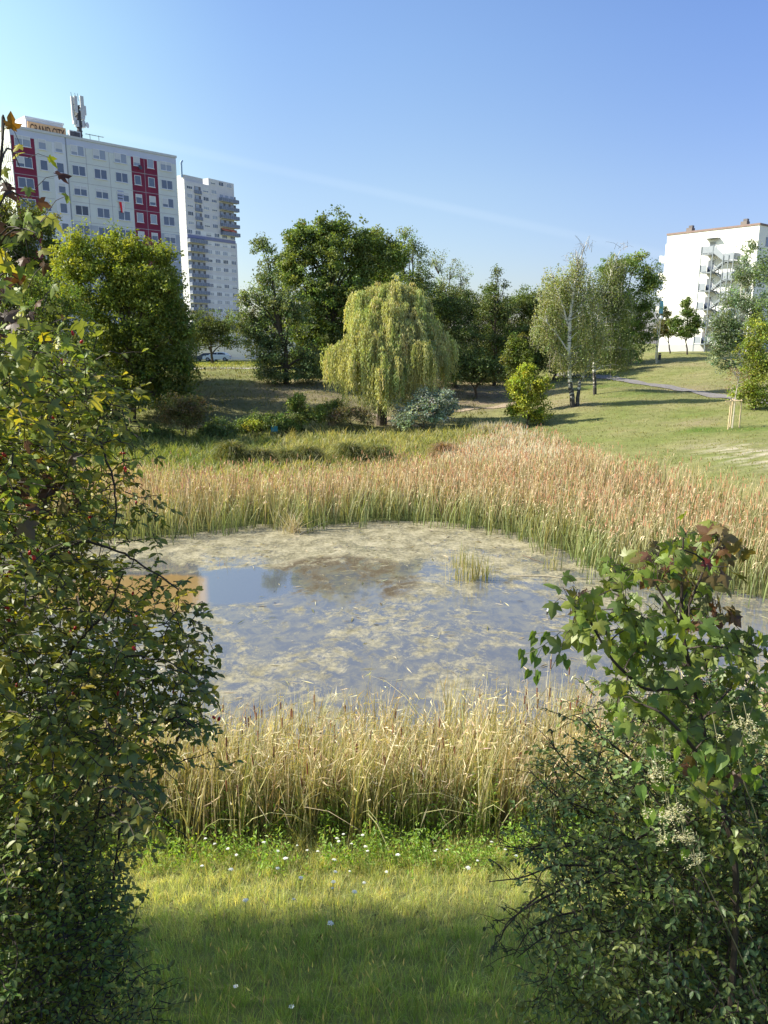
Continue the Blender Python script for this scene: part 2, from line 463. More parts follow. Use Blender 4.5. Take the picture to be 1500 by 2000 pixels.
# ================================================================ SETTING
# ---- ground
def ground():
    ys = np.concatenate([np.arange(-30, -1, 2.0), np.arange(-1, 14, .2), np.arange(14, 40, .5), np.arange(40, 100, .4), np.arange(100, 160, 2.5), np.geomspace(160, 4000, 30)])
    t = np.linspace(-1, 1, 221)
    rows = []
    for y in ys:
        half = max(14, y * .75 + 6) if y < 150 else y * 2
        core = np.sinh(t * 3.2) / np.sinh(3.2)
        rows.append(np.stack([t * half * .75 + core * (max(120, y * 2.2) ), np.full_like(t, y)], 1))
    g = np.array(rows)
    X, Y = g[..., 0], g[..., 1]
    Z = H(X, Y)
    far = smooth(250, 500, np.hypot(X, Y))
    Z = Z * (1 - far) + 5.0 * far
    ny, nx = X.shape
    v = np.stack([X, Y, Z], -1).reshape(-1, 3)
    i = np.arange(ny - 1)[:, None] * nx + np.arange(nx - 1)[None]
    f = np.stack([i, i + 1, i + nx + 1, i + nx], -1).reshape(-1, 4)
    x, y, z = v.T
    # macro colour zones of the soil and turf
    lawn = np.array([.20, .225, .07]); dry = np.array([.31, .275, .135]); lush = np.array([.12, .19, .035]); dirt = np.array([.30, .235, .16]); marsh = np.array([.13, .15, .05]); mud = np.array([.10, .085, .06]); sand = np.array([.52, .45, .34])
    n1 = noise2(x, y, 9, 11)[:, None]; n2 = noise2(x, y, 3.0, 12)[:, None]; n3 = noise2(x, y, 1.2, 13)[:, None]
    def L(a, b, k): k = np.clip(k, 0, 1); return a * (1 - k) + b * k
    c = L(np.tile(lawn, (len(x), 1)), dry, .35 + .35 * n1 + .25 * n2)
    c = L(c, lush, (.3 * n2 - .1 + .2 * n3))
    def at_zone(u, vv, Yd, r, k=1.0):
        p = at(u, vv, Yd); return (k * np.exp(-(((x - p[0]) / r[0]) ** 2 + ((y - p[1]) / r[1]) ** 2)))[:, None]
    # marsh behind reeds
    c = L(c, marsh, (smooth(-1, 1, y - 14) * smooth(2, -4, x - 12 - (y - 40) * .1) * smooth(66, 60, y))[:, None])
    # bare slopes
    for (u, vv, Yd, r, k) in [(540, 775, 77, (4.5, 6), .95), (600, 770, 76, (5, 6), .7), (900, 775, 86, (9, 9), 1.0), (970, 760, 90, (8, 8), .8), (745, 820, 71, (5, 4), .9),
                              (1105, 785, 74, (3.0, 5), .55), (1370, 760, 80, (7, 6), .55), (1300, 705, 103, (9, 6), .35)]:
        c = L(c, dirt, at_zone(u, vv, Yd, r, k) * (1.0 + .5 * n3))
    for (u, vv, Yd, r, k) in [(1185, 748, 86, (4, 3), .8), (1260, 768, 77, (5, 2.5), .7), (1375, 840, 56, (1.6, 1.0), 1.2), (1440, 838, 55, (3.2, 1.2), .9), (1290, 810, 64, (6, 3), .3)]:
        c = L(c, lush * .9, at_zone(u, vv, Yd, r, k) * (1 + .4 * n3))
    c = L(c, np.array([.13, .125, .06]), at_zone(430, 790, 72, (9, 9), .85))  # bank turf darkened in colour where the maples shade it
    c = L(c, sand, at_zone(1475, 890, 45, (2.3, 4.2), 1.0) * np.clip(.2 + 2.2 * noise2(x * .6, y * 1.8, .8, 21)[:, None], 0, 1.2))
    c = L(c, dirt, at_zone(1340, 822, 60, (2.2, 1.5), .6) * (.6 + n3))
    # grassy near bank
    c = L(c, np.array([.20, .215, .075]), smooth(13, 10.5, y)[:, None] * smooth(40, 20, np.abs(x))[:, None])
    c = L(c, mud, (smooth(-1.0, .3, inside_dist(x, y, POND)))[:, None])
    m, t_ = mat_new('ground_turf')
    a = N(t_, 'ShaderNodeAttribute', attribute_name='col')
    tc = N(t_, 'ShaderNodeTexCoord')
    nz = N(t_, 'ShaderNodeTexNoise', i_Scale=1.1, i_Detail=9.0, i_Roughness=.72)
    nf = N(t_, 'ShaderNodeTexNoise', i_Scale=9.0, i_Detail=6.0, i_Roughness=.75)
    t_.links.new(tc.outputs['Object'], nz.inputs['Vector']); t_.links.new(tc.outputs['Object'], nf.inputs['Vector'])
    ad = N(t_, 'ShaderNodeMath', operation='ADD'); t_.links.new(nz.outputs[0], ad.inputs[0]); t_.links.new(nf.outputs[0], ad.inputs[1])
    mr = N(t_, 'ShaderNodeMapRange'); mr.inputs[1].default_value = .65; mr.inputs[2].default_value = 1.35; mr.inputs[3].default_value = .6; mr.inputs[4].default_value = 1.35
    t_.links.new(ad.outputs[0], mr.inputs[0])
    mu = N(t_, 'ShaderNodeVectorMath', operation='SCALE'); t_.links.new(a.outputs['Color'], mu.inputs[0]); t_.links.new(mr.outputs[0], mu.inputs['Scale'])
    b = N(t_, 'ShaderNodeBsdfPrincipled', i_Roughness=.95); b.inputs['Specular IOR Level'].default_value = .1
    bp = N(t_, 'ShaderNodeBump', i_Strength=.9, i_Distance=.12)
    t_.links.new(ad.outputs[0], bp.inputs['Height']); t_.links.new(bp.outputs[0], b.inputs['Normal'])
    t_.links.new(mu.outputs[0], b.inputs['Base Color'])
    o = N(t_, 'ShaderNodeOutputMaterial'); t_.links.new(b.outputs[0], o.inputs[0])
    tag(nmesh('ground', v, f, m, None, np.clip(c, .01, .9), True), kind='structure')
ground()

def strip(name, line, width, mat, lift=.05, kind='structure'):
    line = np.asarray(line, float)
    s = np.concatenate([[0], np.cumsum(np.linalg.norm(np.diff(line, axis=0), axis=1))])
    q = np.arange(0, s[-1], .5)
    x = np.interp(q, s, line[:, 0]); y = np.interp(q, s, line[:, 1])
    k = np.ones(9) / 9
    if len(x) > 12:
        x[4:-4] = np.convolve(x, k, 'valid'); y[4:-4] = np.convolve(y, k, 'valid')
    tx, ty = np.gradient(x), np.gradient(y); l = np.hypot(tx, ty); nx, ny = -ty / l, tx / l
    ts = np.linspace(-.5, .5, 7)
    wv = width * (1 + .08 * noise2(q, q * 0, 3, 5))
    X = x[:, None] + nx[:, None] * ts * wv[:, None]; Y = y[:, None] + ny[:, None] * ts * wv[:, None]
    Z = H(X, Y) + lift
    v = np.stack([X, Y, Z], -1).reshape(-1, 3)
    i = np.arange(len(x) - 1)[:, None] * 7 + np.arange(6)[None]
    f = np.stack([i, i + 1, i + 8, i + 7], -1).reshape(-1, 4)
    o = nmesh(name, v, f, mat, None, None, True); o['kind'] = kind
    return o

M_ASPH = surf_mat('path_asphalt', (.20, .185, .18), .9, .2, 3, .3, 60)
M_DIRT = surf_mat('dirt_track', (.36, .28, .19), .95, .25, 3, .4, 30)
M_ROAD = surf_mat('road_asphalt', (.17, .17, .175), .9, .15, 2)
pA = [at(u, v, Y)[:2] for u, v, Y in [(1090, 738, 104), (1160, 735, 98), (1200, 741, 93), (1240, 748, 89), (1330, 764, 82), (1400, 776, 75), (1500, 792, 68), (1650, 815, 60)]]
strip('park_path', pA, 1.9, M_ASPH, .07)
strip('dirt_footpath', [at(u, v, Y)[:2] for u, v, Y in [(700, 815, 73), (790, 818, 72), (880, 803, 77), (985, 795, 80), (1040, 780, 83)]], 1.1, M_DIRT, .05)
strip('street_road', [(-120, 139), (-60, 139), (0, 139), (30, 139)], 9, M_ROAD, .05)
strip('verge_footpath', [at(u, v, Y)[:2] for u, v, Y in [(180, 724, 92), (400, 720, 90), (520, 717, 92), (620, 716, 94), (760, 716, 96)]], 1.6, surf_mat('pale_paving', (.38, .35, .31), .9, .12, 3), .05)

# ---- water with algae mats
def water():
    m, t = mat_new('pond_water')
    tc = N(t, 'ShaderNodeTexCoord')
    mp = N(t, 'ShaderNodeMapping'); mp.inputs['Scale'].default_value = (1, .8, 1)
    t.links.new(tc.outputs['Object'], mp.inputs[0])
    sp = N(t, 'ShaderNodeSeparateXYZ'); t.links.new(tc.outputs['Object'], sp.inputs[0])
    def noise(scale, detail, rough, dist=0.):
        n = N(t, 'ShaderNodeTexNoise', i_Scale=scale, i_Detail=detail, i_Roughness=rough, i_Distortion=dist)
        t.links.new(mp.outputs[0], n.inputs['Vector']); return n.outputs[0]
    def math_(op, a, b):
        n = N(t, 'ShaderNodeMath', operation=op)
        for i, x in enumerate((a, b)):
            if isinstance(x, (int, float)): n.inputs[i].default_value = x
            else: t.links.new(x, n.inputs[i])
        return n.outputs[0]
    def rng(x, a, b, c=0., d=1.):
        n = N(t, 'ShaderNodeMapRange', interpolation_type='SMOOTHSTEP'); t.links.new(x, n.inputs[0])
        for i, q in enumerate((a, b, c, d)): n.inputs[i + 1].default_value = q
        return n.outputs[0]
    n1 = noise(.42, 14, .74, .9); n2 = noise(2.0, 12, .78, .6); n3 = noise(7, 10, .8, .3)
    s = math_('ADD', math_('MULTIPLY', n1, .50), math_('ADD', math_('MULTIPLY', n2, .30), math_('MULTIPLY', n3, .20)))
    # mats are thick towards the far shore, patchy in the open middle
    y = sp.outputs[1]; x = sp.outputs[0]
    far = rng(math_('ADD', y, math_('MULTIPLY', math_('SUBTRACT', n1, .5), 16.)), 23., 31., -.004, .078)
    s = math_('ADD', s, far)
    # clear pool in the left middle
    def blob(cx, cy, rx, ry):
        a = math_('MULTIPLY', math_('SUBTRACT', x, cx), 1 / rx); b = math_('MULTIPLY', math_('SUBTRACT', y, cy), 1 / ry)
        d = math_('ADD', math_('MULTIPLY', a, a), math_('MULTIPLY', b, b))
        return rng(math_('ADD', d, math_('MULTIPLY', math_('SUBTRACT', n2, .5), .8)), 1.15, .75)
    pool = math_('MAXIMUM', blob(PX - 0.2, PY, 2.2, 2.0), blob(PX - 4.0, PY - .9, 3.4, 2.5))
    s = math_('SUBTRACT', s, math_('MULTIPLY', pool, .3))
    cover = rng(s, .488, .53)
    thick = rng(s, .52, .58)
    # algae colour
    cr = N(t, 'ShaderNodeValToRGB'); e = cr.color_ramp.elements
    e[0].position = .36; e[0].color = (.06, .052, .03, 1); e[1].position = .68; e[1].color = (.54, .475, .33, 1)
    e.new(.46).color = (.17, .15, .085, 1); e.new(.56).color = (.35, .31, .195, 1)
    t.links.new(math_('ADD', math_('MULTIPLY', n3, .55), math_('MULTIPLY', noise(1.3, 7, .7), .5)), cr.inputs[0])
    alg = N(t, 'ShaderNodeBsdfPrincipled', i_Roughness=.6); alg.inputs['Specular IOR Level'].default_value = .35
    # dark stained area in the mats
    dk = math_('MULTIPLY', blob(DX, DY, 2.9, 3.0), rng(n2, .38, .52))
    mxd = N(t, 'ShaderNodeMix', data_type='RGBA'); t.links.new(math_('MULTIPLY', dk, .88), mxd.inputs[0]); t.links.new(cr.outputs[0], mxd.inputs[6]); mxd.inputs[7].default_value = (.07, .045, .018, 1)
    t.links.new(mxd.outputs[2], alg.inputs['Base Color'])
    bp = N(t, 'ShaderNodeBump', i_Strength=.7, i_Distance=.04); t.links.new(n3, bp.inputs['Height']); t.links.new(bp.outputs[0], alg.inputs['Normal'])
    # open water: murky body with a mirror surface; an ochre reflection is painted into the left pool
    wat = N(t, 'ShaderNodeBsdfPrincipled', i_Roughness=.04, i_IOR=1.6)
    ior = rng(pool, 0., 1., 1.65, 2.5); t.links.new(ior, wat.inputs['IOR'])
    ochre = math_('MULTIPLY', blob(PX - 3.0, PY - .9, 3.6, 2.1), rng(math_('ADD', math_('SUBTRACT', x, math_('MULTIPLY', y, EX / EY)), math_('MULTIPLY', n3, .10)), .05, -.22, 0., .62))  # patch edge runs along a sight line, like a reflected edge
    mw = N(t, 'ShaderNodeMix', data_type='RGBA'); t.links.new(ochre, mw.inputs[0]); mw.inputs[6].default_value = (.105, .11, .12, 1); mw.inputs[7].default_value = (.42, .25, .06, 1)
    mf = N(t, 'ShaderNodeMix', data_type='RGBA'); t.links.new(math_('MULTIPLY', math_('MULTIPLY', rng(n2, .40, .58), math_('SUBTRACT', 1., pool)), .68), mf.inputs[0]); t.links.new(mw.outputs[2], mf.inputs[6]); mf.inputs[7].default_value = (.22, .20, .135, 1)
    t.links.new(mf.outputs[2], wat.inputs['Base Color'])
    nb = N(t, 'ShaderNodeTexNoise', i_Scale=3.0, i_Detail=2.0); t.links.new(tc.outputs['Object'], nb.inputs['Vector'])
    bw = N(t, 'ShaderNodeBump', i_Strength=.04, i_Distance=.02); t.links.new(nb.outputs[0], bw.inputs['Height']); t.links.new(bw.outputs[0], wat.inputs['Normal'])
    ms = N(t, 'ShaderNodeMixShader'); t.links.new(math_('ADD', math_('MULTIPLY', cover, .55), math_('MULTIPLY', thick, .42)), ms.inputs[0])
    t.links.new(wat.outputs[0], ms.inputs[1]); t.links.new(alg.outputs[0], ms.inputs[2])
    o = N(t, 'ShaderNodeOutputMaterial'); t.links.new(ms.outputs[0], o.inputs[0])
    xs = np.linspace(-19, 16, 30); ys = np.linspace(10.5, 36, 24)
    X, Y = np.meshgrid(xs, ys)
    v = np.stack([X, Y, X * 0], -1).reshape(-1, 3)
    i = np.arange(23)[:, None] * 30 + np.arange(29)[None]
    f = np.stack([i, i + 1, i + 31, i + 30], -1).reshape(-1, 4)
    nmesh('pond_water', v, f, m)['kind'] = 'structure'
def gw(u, v):                    # pixel on the water plane
    d = ray(u, v); t = -CAMZ / d[2]; return d[0] * t, d[1] * t
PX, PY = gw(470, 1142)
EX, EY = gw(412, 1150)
DX, DY = gw(660, 1130)
water()

# ================================================================ BUILDINGS
M_WHITE = surf_mat('white_frame', (.78, .78, .78), .5, .03, 5)
def glass_mat(name, rgb):
    m, t = mat_new(name)
    b = N(t, 'ShaderNodeBsdfPrincipled', i_Roughness=.06); b.inputs['Base Color'].default_value = (*rgb, 1)
    b.inputs['Specular IOR Level'].default_value = .7
    o = N(t, 'ShaderNodeOutputMaterial'); t.links.new(b.outputs[0], o.inputs[0]); return m
M_GLASS = glass_mat('window_glass', (.10, .12, .17)); M_GLASSC = glass_mat('curtained_glass', (.30, .33, .38)); M_DARKGL = glass_mat('open_dark_glass', (.025, .03, .04))
M_GREY = surf_mat('grey_metal', (.33, .35, .39), .5, .08, 3, metallic=.3)

class Fac:
    def __init__(s, u, v, Y, rz):
        p = at(u, v, Y); s.p = p; s.rz = rz
        s.x = np.array([math.cos(rz), math.sin(rz)]); s.y = np.array([-math.sin(rz), math.cos(rz)])
        s.o = p[:2].copy()
    def hit(s, u, v, off=0.):
        d = ray(u, v)
        t = (np.dot(s.o, s.y) + off) / np.dot(d[:2], s.y)
        q = d * t
        return float(np.dot(q[:2] - s.o, s.x)), float(CAMZ + q[2])

def window_mesh(wd, ht, panes, kind, blind=0):
    f = MB(); g = MB(); fr = .07
    y0, y1 = -.07, -.02
    f.box(-wd / 2, wd / 2, y0, y1, 0, fr); f.box(-wd / 2, wd / 2, y0, y1, ht - fr, ht)
    n = panes
    for i in range(n + 1):
        x = -wd / 2 + fr / 2 + (wd - fr) * i / n
        k = fr / 2 * (1.35 if 0 < i < n else 1)
        f.box(x - k, x + k, y0 + .003, y1 - .003, fr, ht - fr)
    f.box(-wd / 2 - .08, wd / 2 + .08, y0 - .08, y1 + .006, -.075, -.003)
    g.box(-wd / 2 + fr * .5, wd / 2 - fr * .5, -.052, -.012, fr * .5, ht - fr * .5)
    return f, g

M_BLIND = surf_mat('roller_blind', (.62, .63, .64), .8, .06, 3)
def add_windows(root, specs, glass):
    """specs: (s, z, w, h, panes, glass key); one source per size, copied"""
    src = {}
    for (s, z, wd, ht, pn, gk) in specs:
        key = (round(wd, 2), round(ht, 2), pn, gk)
        if key not in src:
            f, g = window_mesh(wd, ht, pn, gk)
            o = f.build('window', M_WHITE, root); p_ = g.build('pane', glass[gk], o)
            src[key] = (o, p_)
        else:
            a, b = src[key]
            o = a.copy(); COL.objects.link(o); o.parent = root
            p_ = b.copy(); COL.objects.link(p_); p_.parent = o
        o.location = (s, 0, z)
        bl_ = int(s * 7.3 + z * 3.1) % 5
        if bl_ in (0, 3) and wd > 1:
            q = MB(); hb = ht * (.3 if bl_ else .62); x1_ = 0 if (pn == 2 and bl_ == 0) else wd / 2 - .06
            q.box(-wd / 2 + .06, x1_, -.060, -.0525, ht - .06 - hb, ht - .06); q.build('blind', M_BLIND, o)
GL = {'g': M_GLASS, 'c': M_GLASSC, 'd': M_DARKGL}

def left_building():
    rz = rad(45.3)
    fc = Fac(247, 283, 129, rz)
    s_r, z_top = fc.hit(343, 306); s_l, _ = fc.hit(16, 237)
    _, z_top2 = fc.hit(130, 262)
    base = hz(fc.o[0], fc.o[1]) - .3
    root = empty('apartment_building', (fc.o[0], fc.o[1], 0), rz, 'pale apartment block with two dark red window bays behind the yellow-green maple', 'apartment building')
    ztop = (z_top + z_top2) / 2
    D = 13.0
    zg = lambda x, y: (3 * x + 0, 160)
    def S(zx, zy): return fc.hit(zx / 3., 160 + zy / 3.)
    wallm = surf_mat('pale_green_render', (.68, .71, .68), .85, .07, .35, .1, 30)
    lav = surf_mat('lavender_render', (.58, .62, .74), .85, .04, .6)
    red = surf_mat('dark_red_render', (.22, .026, .062), .8, .16, .5)
    grey = surf_mat('grey_render', (.42, .46, .52), .85, .06, .6)
    whit = surf_mat('white_render', (.72, .74, .78), .85, .04, .6)
    trim = surf_mat('concrete_trim', (.62, .63, .62), .85, .06, 2)
    MB().box(s_l, s_r, 0, D, base, ztop - .35).build('wall', wallm, root)
    MB().box(s_l - .12, s_r + .12, -.14, D + .1, ztop - .345, ztop).build('roof_edge', trim, root)
    _, z_b = S(560, 345)
    top_band = S(841, 450)[1]
    sC0, _ = S(313, 500); sC1, _ = S(396, 500)
    sR0, _ = S(765, 435); sR1, _ = S(918, 465)
    sA0, _ = S(60, 300); sA1, _ = S(197, 318)
    _, z_low = S(700, 858)
    # facade fields, butted side by side, 12 mm proud of the wall
    b = MB(); b.box(s_l, s_r, -.012, -.001, top_band, ztop - .35); b.build('attic_band', lav, root)
    rd = MB(); rd.box(sA0, sA1, -.02, -.001, base, top_band - .004)
    rd.build('red_field', red, root)
    rd = MB(); rd.box(sR0, sR1, -.02, -.001, base, top_band - .004)
    rd.build('red_field', red, root)
    cw = MB(); cw.box(sC0, sC1 - .12, -.014, -.001, base, top_band - .004); cw.build('white_field', whit, root)
    g = MB(); g.box(sC1 + .13, sR0 - .004, -.013, -.001, base, z_low); g.box(sR1 + .004, s_r, -.013, -.001, base, z_low); g.build('grey_field', grey, root)
    sm = MB(); sm.box(sC1 - .07, sC1 + .06, -.05, -.001, base, ztop - .36); sm.build('expansion_joint', surf_mat('joint_grey', (.26, .28, .33), .8), root)
    # panel joints as thin grey strips
    FL = 2.8
    _, z1 = S(450, 432)           # sill of the top row
    j = MB()
    rows = [z1 - FL * k for k in range(10)]
    for z in rows:
        zz = z - .95
        for a_, b_ in ((sA0 + .02, sA1 - .02), (sR0 + .02, sR1 - .02)):
            j.box(a_, b_, -.024, -.0195, zz - .05, zz + .03)
        for a_, b_ in ((sA1 + .1, sC0 - .1), (sC1 + .3, sR0 - .1), (sR1 + .1, s_r - .1)):
            j.box(a_, b_, -.018, -.0005, zz - .02, zz + .02)
    mid = (sR0 + sR1) / 2
    j.box(mid - .04, mid + .04, -.027, -.0195, base, top_band)
    for zx in (508, 642):
        q, _ = S(zx, 500); j.box(q - .02, q + .02, -.019, -.0005, base, top_band)
    j.build('panel_joint', surf_mat('panel_joint_grey', (.36, .34, .37), .9), root)
    cols = [((88, 172), 348, 2), ((229, 264), 368, 1), ((326, 361), 388, 1), ((416, 489), 408, 2), ((547, 615), 432, 2), ((673, 738), 457, 2),
            ((783, 818), 480, 1), ((866, 897), 497, 1), ((943, 1002), 512, 2)]
    specs = []
    for ci, ((a_, b_), zy, pn) in enumerate(cols):
        q0, _ = S(a_, zy); q1, _ = S(b_, zy)
        wd = 2.05 if pn == 2 else 1.12
        if ci == 0: wd = 2.25
        for ri, z in enumerate(rows):
            gk = 'c' if (ci * 7 + ri * 5) % 7 == 0 or ci in (6, 7) and ri % 3 == 0 else 'g'
            if ri == 3 and ci == 3: gk = 'd'
            specs.append(((q0 + q1) / 2, z, wd, 1.42, pn, gk))
    add_windows(root, specs, GL)
    # roller blinds / curtains
    # gable relief on the sunlit end
    rel = MB()
    for k in range(12):
        zt = ztop - 2.2 - FL * k
        rel.box(s_l - .05, s_l - .001, .05, D - .05, zt - .12, zt)
        for q in range(18):
            y = .45 + q * .68
            if y > D - .6: break
            for r_ in range(2):
                zz = zt - .3 - r_ * 1.15
                rel.box(s_l - .09, s_l - .002, y + (.0 if r_ else .22), y + (.16 if r_ else .34), zz - 1.0, zz)
    rel.build('gable_relief', surf_mat('gable_concrete', (.66, .68, .64), .85, .08, 1.5), root)
    # penthouse and roof things
    off = 4.0
    p0, _ = fc.hit(50, 240, off); p1, zt1 = fc.hit(123, 246, off)
    _, zt0 = fc.hit(55, 232, off)
    pent = MB(); pent.box(p0, p1, off, off + 5, ztop + .002, zt1 + .1); pent.box(p0 - .1, p1 + .1, off - .12, off + 5.1, zt1 + .103, zt1 + .35)
    pent.build('roof_house', whit, root)
    # sign on the roof house
    sign = empty('rooftop_sign', (0, 0, 0), rz, 'orange rooftop board with dark capital letters on the apartment block', 'sign')
    q1, _ = fc.hit(129, 262, off - .3)
    sp_ = fc.o + fc.x * p0 + fc.y * (off - .3)
    sign.location = (sp_[0], sp_[1], ztop)
    wdt = q1 - p0
    hgt = zt1 - ztop - .35
    MB().box(.15, wdt, 0, .12, .05, hgt).build('board', surf_mat('orange_board', (.70, .44, .22), .6, .05), sign)
    cu = bpy.data.curves.new('lettering', 'FONT'); cu.body = 'GRAND CITY'; cu.size = 1.75; cu.extrude = .02
    cu.offset = .0
    to = bpy.data.objects.new('lettering', cu); COL.objects.link(to); to.parent = sign
    to.rotation_euler = (rad(90), 0, 0); to.location = (.45, -.03, hgt - 1.5)
    cu.materials.append(surf_mat('letter_brown', (.06, .03, .02), .6))
    bpy.context.view_layer.update()
    me_ = bpy.data.meshes.new_from_object(to.evaluated_get(bpy.context.evaluated_depsgraph_get()))
    t2_ = bpy.data.objects.new('lettering', me_); COL.objects.link(t2_); t2_.parent = sign
    t2_.rotation_euler = to.rotation_euler; t2_.location = to.location
    bpy.data.objects.remove(to); to = t2_; to.name = 'lettering'
    wl = max(v_.co.x for v_ in me_.vertices)
    to.scale = ((wdt - .7) / max(wl, .1), 1, 1)
    # antenna mast
    sm_, _ = fc.hit(156, 262, 3.0); a = fc.o + fc.x * sm_ + fc.y * 3.0
    mast = empty('antenna_mast', (a[0], a[1], ztop), rz, 'dark mobile phone mast with grey panel antennas on the roof edge', 'antenna mast')
    k = 129 / 1.08 / F * 1.03
    Hm = 80 * k
    dk = surf_mat('dark_steel', (.07, .07, .08), .6)
    lt = surf_mat('antenna_grey', (.55, .57, .58), .5)
    pl = MB(); pl.tube([(0, 0, -.1), (0, 0, Hm * .62), (0, 0, Hm * .8)], [.38, .36, .2], 8)
    for i in range(9): pl.tube([(0, 0, .5 + i * .55), (0, 0, .62 + i * .55)], [.45, .45], 8)
    pl.build('pole', dk, mast)
    for i, (dx, dy, z0, h_, w_) in enumerate([(-.95, -.2, .46, .5, .28), (.45, -.5, .50, .5, .55), (-.3, .5, .6, .38, .5), (.85, .3, .42, .5, .3), (-.5, -.5, .62, .35, .45), (1.05, -.1, .62, .2, .3)]):
        b = MB(); b.box(dx - w_ / 2, dx + w_ / 2, dy - .12, dy + .12, Hm * z0, Hm * (z0 + h_)); b.box(dx - .04, dx + .04, dy + .12, dy + .2, Hm * z0 - .3, Hm * (z0 + h_) + .1)
        b.build('panel_antenna', lt, mast)
    br = MB()
    for z0 in (.45, .55, .68, .8):
        for dx, dy in ((-.95, -.1), (.85, .3), (.45, -.4), (-.3, .45)):
            br.bar((0, 0, Hm * z0), (dx, dy, Hm * z0 + .05), .06, 4)
    for dx, dy in ((-.8, 0), (-.2, 0), (.2, 0)): br.bar((dx, dy, Hm * .9), (dx - .1, dy, Hm * 1.06), .03, 4)
    br.build('bracket', dk, mast)
    for i, (dx, z0) in enumerate([(-.75, .38), (-.45, .33), (.55, .34)]):
        MB().box(dx - .25, dx + .25, -.45, .05, Hm * z0, Hm * z0 + .9).build('radio_unit', lt, mast)
    d = MB(); d.tube([(1.0, -.3, Hm * .4), (1.05, -.42, Hm * .4), (1.1, -.5, Hm * .4)], [.15, .38, .42], 10); d.bar((0, 0, Hm * .4), (1.0, -.3, Hm * .4), .05, 5)
    d.build('dish', lt, mast)
    # small roof aerials
    def roof_thing(name, u, off_, label, cat, fn, group=None):
        s_, _ = fc.hit(u, 270, off_); a = fc.o + fc.x * s_ + fc.y * off_
        e = empty(name, (a[0], a[1], ztop), rz, label, cat, group); fn(e)
    def yagi(e):
        b = MB(); b.bar((0, 0, 0), (0, 0, 1.3), .04, 5); b.build('pole', dk, e)
        c = MB(); c.bar((-.7, 0, 1.2), (.8, 0, 1.2), .03, 4)
        for i in range(7): c.bar((-.6 + i * .22, -.3, 1.2), (-.6 + i * .22, .3, 1.2), .02, 4)
        c.build('aerial', dk, e)
    roof_thing('tv_aerial', 176, 2.0, 'thin television aerial on the roof just right of the phone mast', 'aerial', yagi)
    roof_thing('tv_aerial', 193, 2.0, 'low television aerial on the roof, further right of the phone mast', 'aerial', yagi)
    def cab(e):
        MB().box(-.5, .5, -.3, .3, 0, 1.25).build('case', lt, e); MB().box(-.4, .4, -.33, -.303, .15, 1.1).build('door', dk, e)
    roof_thing('equipment_cabinet', 141, 2.0, 'grey equipment cabinet on the roof left of the phone mast', 'cabinet', cab)
    roof_thing('equipment_cabinet', 150, 2.0, 'grey equipment cabinet at the foot of the phone mast', 'cabinet', cab)
    def rod(e):
        b = MB(); b.tube([(0, 0, 0), (0, 0, .9)], [.18, .02], 6); b.build('spike', dk, e)
    roof_thing('lightning_spike', 13, .3, 'small dark spike on the sunlit corner of the roof', 'lightning rod', rod)
    # satellite dish at red bay
    s_, z_ = S(810, 505)
    a = fc.o + fc.x * s_ - fc.y * .45
    e = empty('satellite_dish', (a[0], a[1], z_), rz, 'dark satellite dish fixed below the top window of the red bay', 'satellite dish')
    d = MB(); d.tube([(0, -.05, 0), (0, -.12, .02), (.02, -.2, .05)], [.05, .30, .40], 12); d.build('reflector', dk, e)
    MB().bar((0, .43, -.2), (0, 0, 0), .04, 5).build('arm', dk, e)
    # red and white banner
    s_, z_ = S(695, 703)
    a = fc.o + fc.x * s_ - fc.y * .12
    e = empty('hanging_flag', (a[0], a[1], z_), rz, 'red and white flag hanging down from a window beside the red bay', 'flag')
    xs = np.linspace(0, .95, 7); zs = np.linspace(0, -1.55, 8)
    def cloth(x0, x1, name, mt):
        g_ = [(x * (1 - .45 * (-z / 1.55)) + .25 * (-z / 1.55), -.05 - .05 * math.sin(x * 9 + z * 3), z) for z in zs for x in np.linspace(x0, x1, 5)]
        f = [(r * 5 + c, r * 5 + c + 1, r * 5 + c + 6, r * 5 + c + 5) for r in range(7) for c in range(4)]
        MB().add(g_, np.array(f)).build(name, mt, e)
    cloth(0, .42, 'red_cloth', surf_mat('flag_red', (.75, .03, .05), .8)); cloth(.42, .95, 'white_cloth', surf_mat('flag_white', (.8, .75, .76), .8))
    bl = MB()
    for i in range(4): bl.box(-.08 + 0, .9, .02, .06, .25 + i * .42, .42 + i * .42)
    bl.build('striped_cloth', surf_mat('stripe_blue', (.42, .45, .62), .8), e)
left_building()

